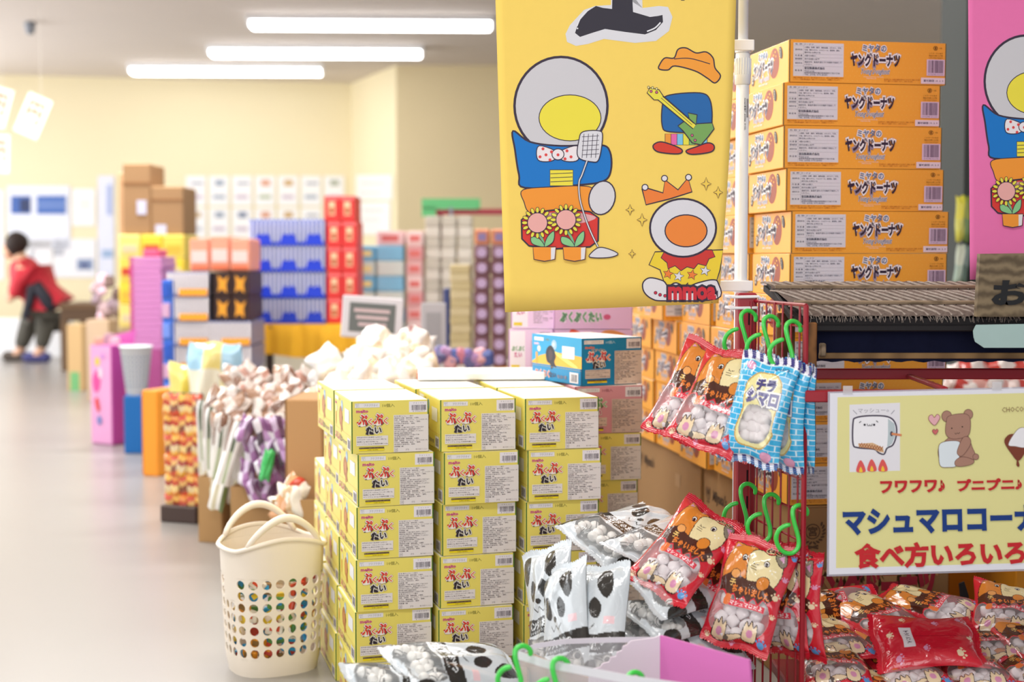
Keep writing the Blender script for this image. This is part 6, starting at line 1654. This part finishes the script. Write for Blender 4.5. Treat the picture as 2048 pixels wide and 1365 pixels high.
pl = empty('purple_box_stand', (at(955, 735, Dr).x, Dr + .15, 0)); tag(pl, 'low orange-edged stand under the purple dotted boxes', 'stand')
MB().box((0, 0, zrb / 2), (125 / F * Dr, .3, zrb - .01), mm_('#8c7d70'), .004).build('stand_body', pl); MB().box((0, -.155, zrb - .025), (125 / F * Dr, .01, .05), mm_('#f0a12c'), .002).build('orange_edge', pl)
for i in range(2):
    column(948 + 34 * i, 980 + 34 * i, 490, 725, Dr, 8, ['#7c545c', '#86606a'], 'purple_snack_box', lambda r, n, i=i: f'purple-brown box with a lilac disc, {lv(r, n)}, {["column by the beige boxes", "column under the yellow banner corner"][i]}', 'purple-brown boxes with lilac discs', patch='#c9aed2', dots=True, zbase=zrb)
    c, w, h = bxd(948 + 34 * i, 458, 980 + 34 * i, 489, Dr); o = MB().box((0, 0, 0), (w * .95, .2, h), mm_('#d98a62'), .005).build('orange_snack_box'); o.location = (c.x, Dr + .11, zrb + (at(0, 490, Dr).z - zrb) + h / 2 + .001); MB().box((0, -.101, 0), (w * .5, .002, h * .5), mm_('#8f7fb0'), 0).build('printed_patch', o); tag(o, f'orange and violet box on top of the {["first", "second"][i]} purple dotted column', 'snack box')
column(900, 942, 530, 725, Dr, 12, ['#d8c79c', '#cdbb8c'], 'beige_snack_box', lambda r, n: f'beige thin box, {lv(r, n)}, in the tall stack beside the purple dotted boxes', 'beige boxes in a tall stack', zbase=zrb)
c, w, h = bxd(886, 568, 899, 725, Dr); o = MB().box((0, 0, h / 2), (w, .12, h), mm_('#3e4a80'), .004).build('navy_bottle_box'); o.location = (c.x, Dr + .08, zrb); tag(o, 'slim navy box against the beige stack', 'snack box')
# framed sign on a stand
fs_c = at(745, 636, 5.3); sgn = empty('framed_sign', (fs_c.x, 5.3, 0)); tag(sgn, 'white framed chalkboard sign with pale lettering, tilted, on a wire stand', 'sign')
k = 5.3 / F; Rt = Matrix.Rotation(math.radians(-4 * -1), 3, 'Y')
MB().box((0, 0, fs_c.z), (122 * k, .02, 84 * k), mm_('#e2dfe4'), .004, M=Rt).build('frame', sgn); MB().box((0, -.011, fs_c.z), (92 * k, .004, 58 * k), mm_('#6f7472'), 0, M=Rt).build('board', sgn)
for r in range(3): MB().box((0, -.014, fs_c.z + (14 - 14 * r) * k), ((72 - 8 * r) * k, .002, 7 * k), mm_('#d9c2c4'), 0, M=Rt).build('lettering_line', sgn)
MB().tube([(0, .012, fs_c.z - 30 * k), (0, .012, .01)], .006, mm_('#9a9aa0'), 8).build('stand_rod', sgn); MB().lathe([(.12, 0), (.12, .01), (0, .014)], mm_('#9a9aa0'), 18).build('stand_foot', sgn)
c, w, h = bxd(842, 606, 892, 735, 5.6); ws = empty('menu_card', (c.x, 5.6, 0)); tag(ws, 'grey and white upright card beside the heap of white packs', 'sign')
MB().box((0, 0, c.z), (w, .01, h), mm_('#c2bfc2'), .003).build('card', ws); MB().box((0, -.007, c.z + h * .1), (w * .6, .003, h * .5), mm_('#a5a3a6'), 0).build('printed_block', ws); MB().tube([(0, .01, c.z - h / 2 + .02), (0, .01, .005)], .006, mm_('#9a9aa0'), 8).build('stand_rod', ws); MB().lathe([(.10, 0), (.10, .01), (0, .014)], mm_('#9a9aa0'), 18).build('stand_foot', ws)

# ---- crinkled packs: one builder for all the loose wrapped goods
def pack_mesh(w, h, th, cols_, seed, rough=.18):
    r = random.Random(seed); nx, ny = 12, 14; mb = MB(); V = []; ph = [r.uniform(0, 6) for _ in range(6)]
    for s in (1, -1):
        for j in range(ny + 1):
            for i in range(nx + 1):
                X = i / nx * 2 - 1; Z = j / ny; e = min(1, min(Z, 1 - Z) / .25); t = th / 2 * math.sqrt(max(0, 1 - (1 - e) ** 2)) * (1 - abs(X) ** 2.5) ** .6
                t += .10 * th * (math.sin(X * 6 + ph[0] + Z * 5) + math.sin(X * 11 + ph[1]) * math.sin(Z * 9 + ph[2])) * (1 - X * X) * e
                V.append((X * w / 2 * (.92 + .06 * math.sin(Z * 8 + ph[3])), -s * max(t, .0004), -h * Z + .004 * math.sin(X * 5 + ph[4])))
    K = (nx + 1) * (ny + 1)
    for j in range(ny):
        band = cols_[min(len(cols_) - 1, int(j / ny * len(cols_)))]
        for i in range(nx):
            cc = band if not isinstance(band, (list, tuple)) else band[(i * len(band)) // nx]
            a = j * (nx + 1) + i; q = (a, a + nx + 1, a + nx + 2, a + 1)
            mb.add([V[k_] for k_ in q], [(0, 1, 2, 3)], mat(cc, rough=rough, spec=.6, coat=.4)); mb.add([V[K + k_] for k_ in q], [(3, 2, 1, 0)], mat(cc, rough=rough, spec=.6, coat=.4))
    me = mb.mesh('pack', True)
    import bmesh
    b = bmesh.new(); b.from_mesh(me); bmesh.ops.remove_doubles(b, verts=b.verts, dist=.0002); b.to_mesh(me); b.free()
    return me
def packs(name, meshes, spots, labf, cat, group):
    for i, (p, rot, sc) in enumerate(spots):
        o = link(name, meshes[i % len(meshes)]); o.location = p; o.rotation_euler = rot; o.scale = (sc, sc, sc); tag(o, labf(i), cat, group)
# orange snack packets hanging on a floor rack
Dz = 5.0; kz = Dz / F
rk = empty('packet_rack', (at(366, 900, Dz).x, Dz + .05, 0)); rk.rotation_euler = (0, 0, math.radians(-20)); tag(rk, 'wire floor rack hung with orange and gold snack packets', 'rack')
ztr = at(366, 790, Dz).z
for sx in (-1, 1): MB().tube([(sx * 38 * kz, 0, 0), (sx * 38 * kz, 0, ztr)], .006, mm_('#4a3a34'), 8).build('post', rk)
for j in range(6): MB().tube([(-38 * kz, 0, ztr - j * .075), (38 * kz, 0, ztr - j * .075)], .003, mm_('#4a3a34'), 6).build('crossbar', rk)
MB().box((0, .03, .03), (84 * kz, .18, .06), mm_('#4b3b36'), .004).build('base', rk)
om = [pack_mesh(.042, .075, .02, c_, s) for c_, s in (((['#e8913a', '#c8452c', '#e8b048'],), 1), ((['#d8502c', '#f0c070', '#c0602c'],), 2), ((['#f0b84a', '#a83a28', '#e8d0a0'],), 3))]
om = [pack_mesh(.042, .078, .022, c_, s) for c_, s in ((['#e8913a', '#c8452c', '#f3d48a', '#e8913a'], 1), (['#d8502c', '#f0c070', '#8a4a2c', '#d8502c'], 2), (['#f0b84a', '#a83a28', '#e8d0a0', '#f0b84a'], 3))]
sp3 = []
for j in range(6):
    for i in range(5):
        lx = (i - 2) * 17 * kz; c2, s2 = math.cos(math.radians(-20)), math.sin(math.radians(-20))
        sp3.append((Vector((rk.location.x + lx * c2 + .02 * s2, rk.location.y + lx * s2 - .02 * c2, ztr - j * .072 - .002)), (BR.uniform(-.15, .1), BR.uniform(-.12, .12), math.radians(-20) + BR.uniform(-.3, .3)), 1))
cy5 = ['aisle edge', 'second file', 'middle file', 'fourth file', 'inner edge']; rw6 = ['top', 'second', 'third', 'fourth', 'fifth', 'bottom']
packs('orange_packet', om, sp3, lambda i: f'shiny orange and gold packet, {rw6[i // 5]} row, {cy5[i % 5]}, on the floor rack', 'packet', 'orange packets on the floor rack')
# tall white-striped bags leaning in a kraft carton
Dw = 4.75; kw = Dw / F
def kbox(x0, x1, ytop, D, dep, lab, yaw=0, col='#b08a5c'):
    c, w, h = bxd(x0, ytop, x1, 900, D); zt5 = at((x0 + x1) / 2, ytop, D).z
    o = empty('kraft_carton', (c.x, D + dep / 2, 0)); o.rotation_euler = (0, 0, math.radians(yaw)); tag(o, lab, 'carton', 'kraft cartons holding bagged sweets')
    for nm, cc, dd in (('front_wall', (0, -dep / 2, zt5 / 2), (w, .005, zt5)), ('back_wall', (0, dep / 2, zt5 / 2), (w, .005, zt5)), ('side_wall', (-w / 2, 0, zt5 / 2), (.005, dep, zt5)), ('side_wall', (w / 2, 0, zt5 / 2), (.005, dep, zt5)), ('carton_floor', (0, 0, zt5 * .35), (w - .01, dep - .01, .01))): MB().box(cc, dd, mat(col, rough=.85), .001).build(nm, o)
    return o, zt5, w
kbox(416, 466, 955, 4.65, .3, 'narrow kraft carton on the floor holding long striped bags', -14)
kbox(470, 566, 975, 4.55, .3, 'wide kraft carton on the floor holding purple packs', -6)
wm = [pack_mesh(.055, .30, .03, [['#8a6a58', '#f0ede8', '#4f5a3a', '#e9e4dc'], ['#f2efe8', '#e9e4dc', '#a9b08a', '#f2efe8'], ['#f2efe8', '#d8cfae', '#f2efe8', '#6d7a4a']], s) for s in (4, 5)]
sp4 = [(at(x, y, D), (BR.uniform(-.15, .1), r_, BR.uniform(-.7, .2)), 1) for x, y, D, r_ in ((420, 815, 4.7, .10), (448, 830, 4.65, .16), (478, 842, 4.62, .24), (500, 835, 4.7, .2), (402, 800, 4.85, .05))]
packs('striped_long_bag', wm, sp4, lambda i: 'long white and olive striped bag, ' + ['leaning upright in the narrow carton', 'second, leaning towards the basket', 'slanting widest, above the basket', 'behind the slanting one', 'farthest towards the orange packets'][i], 'snack bag', 'long striped bags in the kraft carton')
pm_ = [pack_mesh(.062, .085, .03, cc, s) for cc, s in (([['#8f5a8c', '#d9c2e0', '#6a4468'], ['#e8e0ea', '#b07ab0', '#7c5a74']], 6), ([['#e6dfe6', '#a274a4', '#e6dfe6'], ['#5b4a58', '#c8a0d0', '#8f5a8c']], 7))]
sp5 = [(at(500 + 22 * (i % 4) + BR.uniform(-4, 4), 835 + 42 * (i // 4), 4.5 + BR.uniform(-.05, .05)), (BR.uniform(-.3, .3), BR.uniform(-.4, .4), BR.uniform(-.6, .6)), 1) for i in range(16)]
packs('purple_packet', pm_, sp5, lambda i: f'purple and white sweet pack, {["top", "second", "third", "bottom"][i // 4]} row of the heap, {["striped bag side", "second along", "third along", "kraft panel side"][i % 4]}', 'packet', 'purple packs by the kraft panel')
gm = [pack_mesh(.04, .10, .025, ['#3fbf5f', '#52cf74'], 8)]
packs('green_packet', gm, [(at(541, 900, 4.42), (.1, .2, .3), 1)], lambda i: 'bright green packet among the purple ones', 'packet', None)
bmz = [pack_mesh(.075, .085, .045, cc, s, .22) for cc, s in (([['#b08a70', '#e6dcd4', '#8a6450'], ['#d8cac0', '#9a7460', '#efe8e4']], 9), ([['#e8dfd8', '#a88068', '#f2ece8'], ['#7a5848', '#d8c4b4', '#b89480']], 10), ([['#f2eee8', '#d0a090', '#e4d8d0'], ['#9c7868', '#efe6e0', '#b08a78']], 11))]
sp6 = []
for i in range(34):
    x = 446 + (i % 9) * 19 + BR.uniform(-8, 8); y = 738 + (i // 9) * 30 + BR.uniform(-8, 8) + (430 - x) * -.02
    sp6.append((at(x, y, 4.95 - .1 * (i // 9)), (BR.uniform(-.8, .4), BR.uniform(-.9, .9), BR.uniform(-1, 1)), BR.uniform(.85, 1.1)))
packs('wrapped_sweet_bag', bmz, sp6, lambda i: f'crinkled brown and white sweet bag, {["top", "second", "third", "lowest"][i // 9]} layer of the heap, {NTH[i % 9]} from the aisle', 'snack bag', 'brown and white sweet bags in the heap')
o, zk, wk = kbox(425, 610, 880, 4.98, .35, 'long kraft carton under the heap of brown and white sweet bags', 0, '#7a5f48')
# standing kraft panel and cartons beside it
o, w, h, d = thing_box('kraft_carton', 'tall plain kraft carton standing between basket and yellow cartons', 'carton', 'kraft cartons holding bagged sweets', 576, 800, 650, 1010, 4.08, .24, mat('#b98f62', rough=.85), -4, True)
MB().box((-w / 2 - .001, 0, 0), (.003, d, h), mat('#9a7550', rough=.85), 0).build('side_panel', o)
sp7 = [(at(x, y, 4.0), (BR.uniform(-.8, .2), BR.uniform(-.6, .6), BR.uniform(-.6, .6)), 1) for x, y in ((582, 968), (604, 958), (560, 985), (592, 990))]
o, zk2, wk2 = kbox(545, 640, 1000, 3.98, .26, 'low kraft carton right behind the laundry basket', 0)
cm2 = [pack_mesh(.085, .09, .05, cc, s) for cc, s in (([['#f0e6d8', '#d8b890', '#f4efe6']], 12), ([['#d8a070', '#c8462e', '#f0e6d8']], 13))]
packs('biscuit_bag', cm2, sp7, lambda i: f'cream and red biscuit bag behind the basket, {["under the handle", "nearest the yellow cartons", "nearest the aisle", "lowest in the carton"][i]}', 'snack bag', 'biscuit bags behind the basket')
# yellow bag with light-blue top and white packs
ym = [pack_mesh(.16, .20, .06, [['#a8d4ec', '#f2e08a', '#a8d4ec'], ['#f4efd8', '#f4efd8', '#f0e6b0'], ['#f2dc5a', '#f4efd8', '#f4e68a']], 14), pack_mesh(.13, .19, .05, [['#f3e27c', '#f2dc5a'], ['#f0cf48', '#f3e27c']], 15)]
packs('yellow_bag', ym, [(at(430, 686, 5.58), (0, .03, -.1), 1.45), (at(374, 730, 5.62), (.1, .12, -.3), 1.3)], lambda i: ['large cream bag with light blue top and yellow stripe', 'bright yellow bag leaning beside the light blue topped one'][i], 'snack bag', None)
o, zk3, wk3 = kbox(352, 480, 800, 5.5, .3, 'kraft carton under the yellow and light blue bags', 0)
# white wrapped sweets heap
wm2 = [pack_mesh(.11, .10, .06, cc, s, .25) for cc, s in (([['#f7f4f0', '#f0e2d0', '#ffffff']], 16), ([['#f8f6f4', '#e8cfae', '#f6f2ee']], 17), ([['#fafafa', '#f3efe8', '#efe0c8']], 18))]
sp8 = []
for i in range(30):
    u = i % 10; x = 640 + u * 22 + BR.uniform(-8, 8); top = 755 - 85 * math.sin(min(1, (x - 620) / 150) * PI / 2) ** 1.5
    y = top - 4 + (i // 10) * 26 + BR.uniform(-6, 6)
    sp8.append((at(x, y, 4.6 - .12 * (i // 10)), (BR.uniform(-.7, .3), BR.uniform(-.9, .9), BR.uniform(-1, 1)), BR.uniform(.8, 1.05)))
packs('white_sweet_bag', wm2, sp8, lambda i: f'white crinkled sweet bag, {["back", "middle", "front"][i // 10]} row of the heap, {NTH[i % 10]} from the aisle', 'snack bag', 'white sweet bags behind the yellow cartons')
packs('white_sweet_bag', wm2, [(at(843, 668, 4.6), (0, .2, .2), 1.0)], lambda i: 'white sweet bag standing highest at the end of the heap', 'snack bag', 'white sweet bags behind the yellow cartons')
wt2 = empty('sweet_bin', (at(762, 760, 4.6).x, 4.62, 0)); tag(wt2, 'wide low bin carrying the heap of white sweet bags', 'bin'); zk4 = at(745, 775, 4.6).z
MB().box((0, 0, zk4 / 2), (.40, .34, zk4), mm_('#b9a890'), .006).build('bin_body', wt2)
for i in range(12):
    q = at(862 + 10 * i + BR.uniform(-3, 3), 715 + BR.uniform(-8, 10), 5.2); mb = MB().box((0, 0, 0), (.05, .04, .06), mm_(['#d88aa0', '#8f7fc0', '#6a6a9a', '#b890c0', '#e8b0b8', '#5a6ab0'][i % 6], .3), .012); o = mb.build('small_packet'); o.location = q; o.rotation_euler = (BR.uniform(-.5, .5), BR.uniform(-.5, .5), 0); tag(o, f'small {["rose", "violet", "slate", "lilac", "pink", "blue"][i % 6]} packet, {["nearer the grey card", "nearer the pale pink cartons"][i // 6]}, behind the yellow cartons', 'packet', 'small packets in the low bin')
lb = empty('low_bin', (at(918, 760, 5.25).x, 5.28, 0)); tag(lb, 'low bin with small coloured packets beside the grey card', 'bin'); zk5 = at(918, 738, 5.2).z
MB().box((0, 0, zk5 / 2), (.26, .2, zk5), mm_('#9a8f88'), .005).build('bin_body', lb)
# colourful goods glimpsed past the tall doughnut stack and under the stall
gs = empty('side_shelf', (at(2000, 700, 4.4).x, 4.6, 0)); tag(gs, 'low shelf behind the stall with blurred red and white bags', 'shelf'); zk6 = at(2000, 800, 4.4).z
MB().box((0, 0, zk6 / 2), (.9, .4, zk6), mm_('#8f7a68'), .005).build('shelf_body', gs)
rm2 = [pack_mesh(.12, .10, .05, cc, s) for cc, s in (([['#f0dcd8', '#d8504a', '#f4ece8'], ['#e89a5a', '#f0e0dc', '#e06a60']], 19), ([['#f6f0ee', '#e8b0a8', '#c8402e'], ['#f0b060', '#f4ece8', '#e8c8c0']], 20))]
packs('blurred_sweet_bag', rm2, [(at(1925 + 28 * (i % 8) + BR.uniform(-6, 6), 724 + 36 * (i // 8), 4.35 - .06 * (i // 8)), (BR.uniform(-.5, .2), BR.uniform(-.6, .6), BR.uniform(-.5, .5)), 1) for i in range(16)], lambda i: f'red and white sweet bag, {["upper", "lower"][i // 8]} row on the side shelf, {NTH[i % 8]} from the orange stack', 'snack bag', 'red and white bags on the side shelf')
gmz = [pack_mesh(.06, .16, .03, cc, s) for cc, s in (([['#e0dc4a', '#a8b84a'], ['#d8d860', '#7a9a5a']], 21), ([['#c8d4c0', '#8aa098'], ['#a8c0b0', '#5f7a6a']], 22))]
packs('hanging_green_bag', gmz, [(at(1926, 392, 5.03), (0, 0, .2), 1), (at(1928, 490, 5.03), (0, .1, .1), .9)], lambda i: ['yellow-green packet hung on the dark pillar, upper', 'grey-green packet hung on the dark pillar, lower'][i], 'packet', None)

# ---- person bending over, far back
def skin_mesh(pts, edges, radii, root=0, sub=1):
    me = bpy.data.meshes.new('b'); me.from_pydata([tuple(p) for p in pts], edges, []); o = bpy.data.objects.new('b', me); COL.objects.link(o)
    m = o.modifiers.new('s', 'SKIN'); m.use_smooth_shade = True
    for i, v in enumerate(me.skin_vertices[0].data): v.radius = (radii[i], radii[i]) if not isinstance(radii[i], tuple) else radii[i]; v.use_root = (i == root)
    ms = o.modifiers.new('d', 'SUBSURF'); ms.levels = sub; ms.render_levels = sub
    dg = bpy.context.evaluated_depsgraph_get(); r = bpy.data.meshes.new_from_object(o.evaluated_get(dg)); bpy.data.objects.remove(o); return r
DPp = 12.6
def G(px, py, dy=0): v = at(px, py, DPp + dy); return v
pb = G(80, 712); pb.z = 0
per = empty('person', (pb.x, DPp, 0)); tag(per, 'person in a red and black jacket bending forward by the white block', 'person')
def PL(px, py, dy=0): return G(px, py, dy) - per.location
hip = PL(88, 612); 
body = [hip, PL(66, 565), PL(50, 530), PL(38, 512), PL(32, 498), PL(40, 540, -.14), PL(30, 590, -.2), PL(14, 604, -.22), PL(34, 540, .14), PL(24, 588, .2), PL(10, 600, .2), PL(92, 640, -.08), PL(86, 676, -.08), PL(80, 708, -.08), PL(66, 713, -.12), PL(66, 640, .08), PL(48, 676, .08), PL(38, 708, .08), PL(24, 713, .05)]
ed = [(0, 1), (1, 2), (2, 3), (3, 4), (2, 5), (5, 6), (6, 7), (2, 8), (8, 9), (9, 10), (0, 11), (11, 12), (12, 13), (13, 14), (0, 15), (15, 16), (16, 17), (17, 18)]
rad = [.13, .12, .11, .055, .05, .05, .04, .03, .05, .04, .03, .085, .06, .042, .035, .085, .06, .042, .035]
m = skin_mesh(body, ed, rad, 0); m.materials.clear(); m.materials.append(mat('#d9a98c', rough=.6)); link('body', m, per)
hd = PL(26, 494)
mb = MB(); mb.lathe([(0, -.115), (.045, -.105), (.072, -.06), (.085, 0), (.082, .05), (.055, .095), (0, .112)], mat('#d9a98c', rough=.6), 16, c=hd, M=Matrix.Rotation(.6, 3, 'Y')); mb.box(hd + Vector((-.085, -.02, -.02)), (.03, .02, .03), mat('#d9a98c', rough=.6), .008); mb.build('head', per, True)
mb = MB(); mb.lathe([(.06, -.09), (.092, -.04), (.10, .02), (.095, .07), (.06, .115), (0, .13)], mat('#2a1d18', rough=.7), 16, c=hd + Vector((.022, 0, .012)), M=Matrix.Rotation(.5, 3, 'Y')); mb.build('hair', per, True)
jk = [PL(104, 616), PL(84, 585), PL(62, 556), PL(46, 530), PL(38, 518), PL(36, 560, -.18), PL(26, 598, -.22), PL(36, 556, .18), PL(26, 594, .22)]
m = skin_mesh(jk, [(0, 1), (1, 2), (2, 3), (3, 4), (3, 5), (5, 6), (3, 7), (7, 8)], [.17, .175, .16, .13, .07, .075, .055, .075, .055], 1); m.materials.clear(); m.materials.append(mat('#c22a38', rough=.6)); link('jacket', m, per)
m = skin_mesh([PL(66, 560, -.15), PL(86, 590, -.17), PL(108, 622, -.12), PL(60, 600, -.19), PL(50, 640, -.14)], [(0, 1), (1, 2), (0, 3), (3, 4)], [.05, .06, .07, .045, .04], 0); m.materials.clear(); m.materials.append(mat('#2a2a34', rough=.6)); link('black_jacket_panel', m, per)
m = skin_mesh([hip + Vector((0, 0, -.03)), PL(92, 642, -.08), PL(87, 676, -.08), PL(81, 702, -.08), PL(62, 640, .08), PL(48, 676, .08), PL(39, 702, .08)], [(0, 1), (1, 2), (2, 3), (0, 4), (4, 5), (5, 6)], [.145, .098, .075, .06, .098, .075, .06], 0); m.materials.clear(); m.materials.append(mat('#55524a', rough=.8)); link('trousers', m, per)
for i, (x, dy) in enumerate(((74, -.08), (32, .08))):
    MB().box(Vector((PL(x, 712, dy).x, dy, .045)), (.25, .09, .09), mat(['#4a4a80', '#5a5048'][i], rough=.6), .03).build('shoe', per)
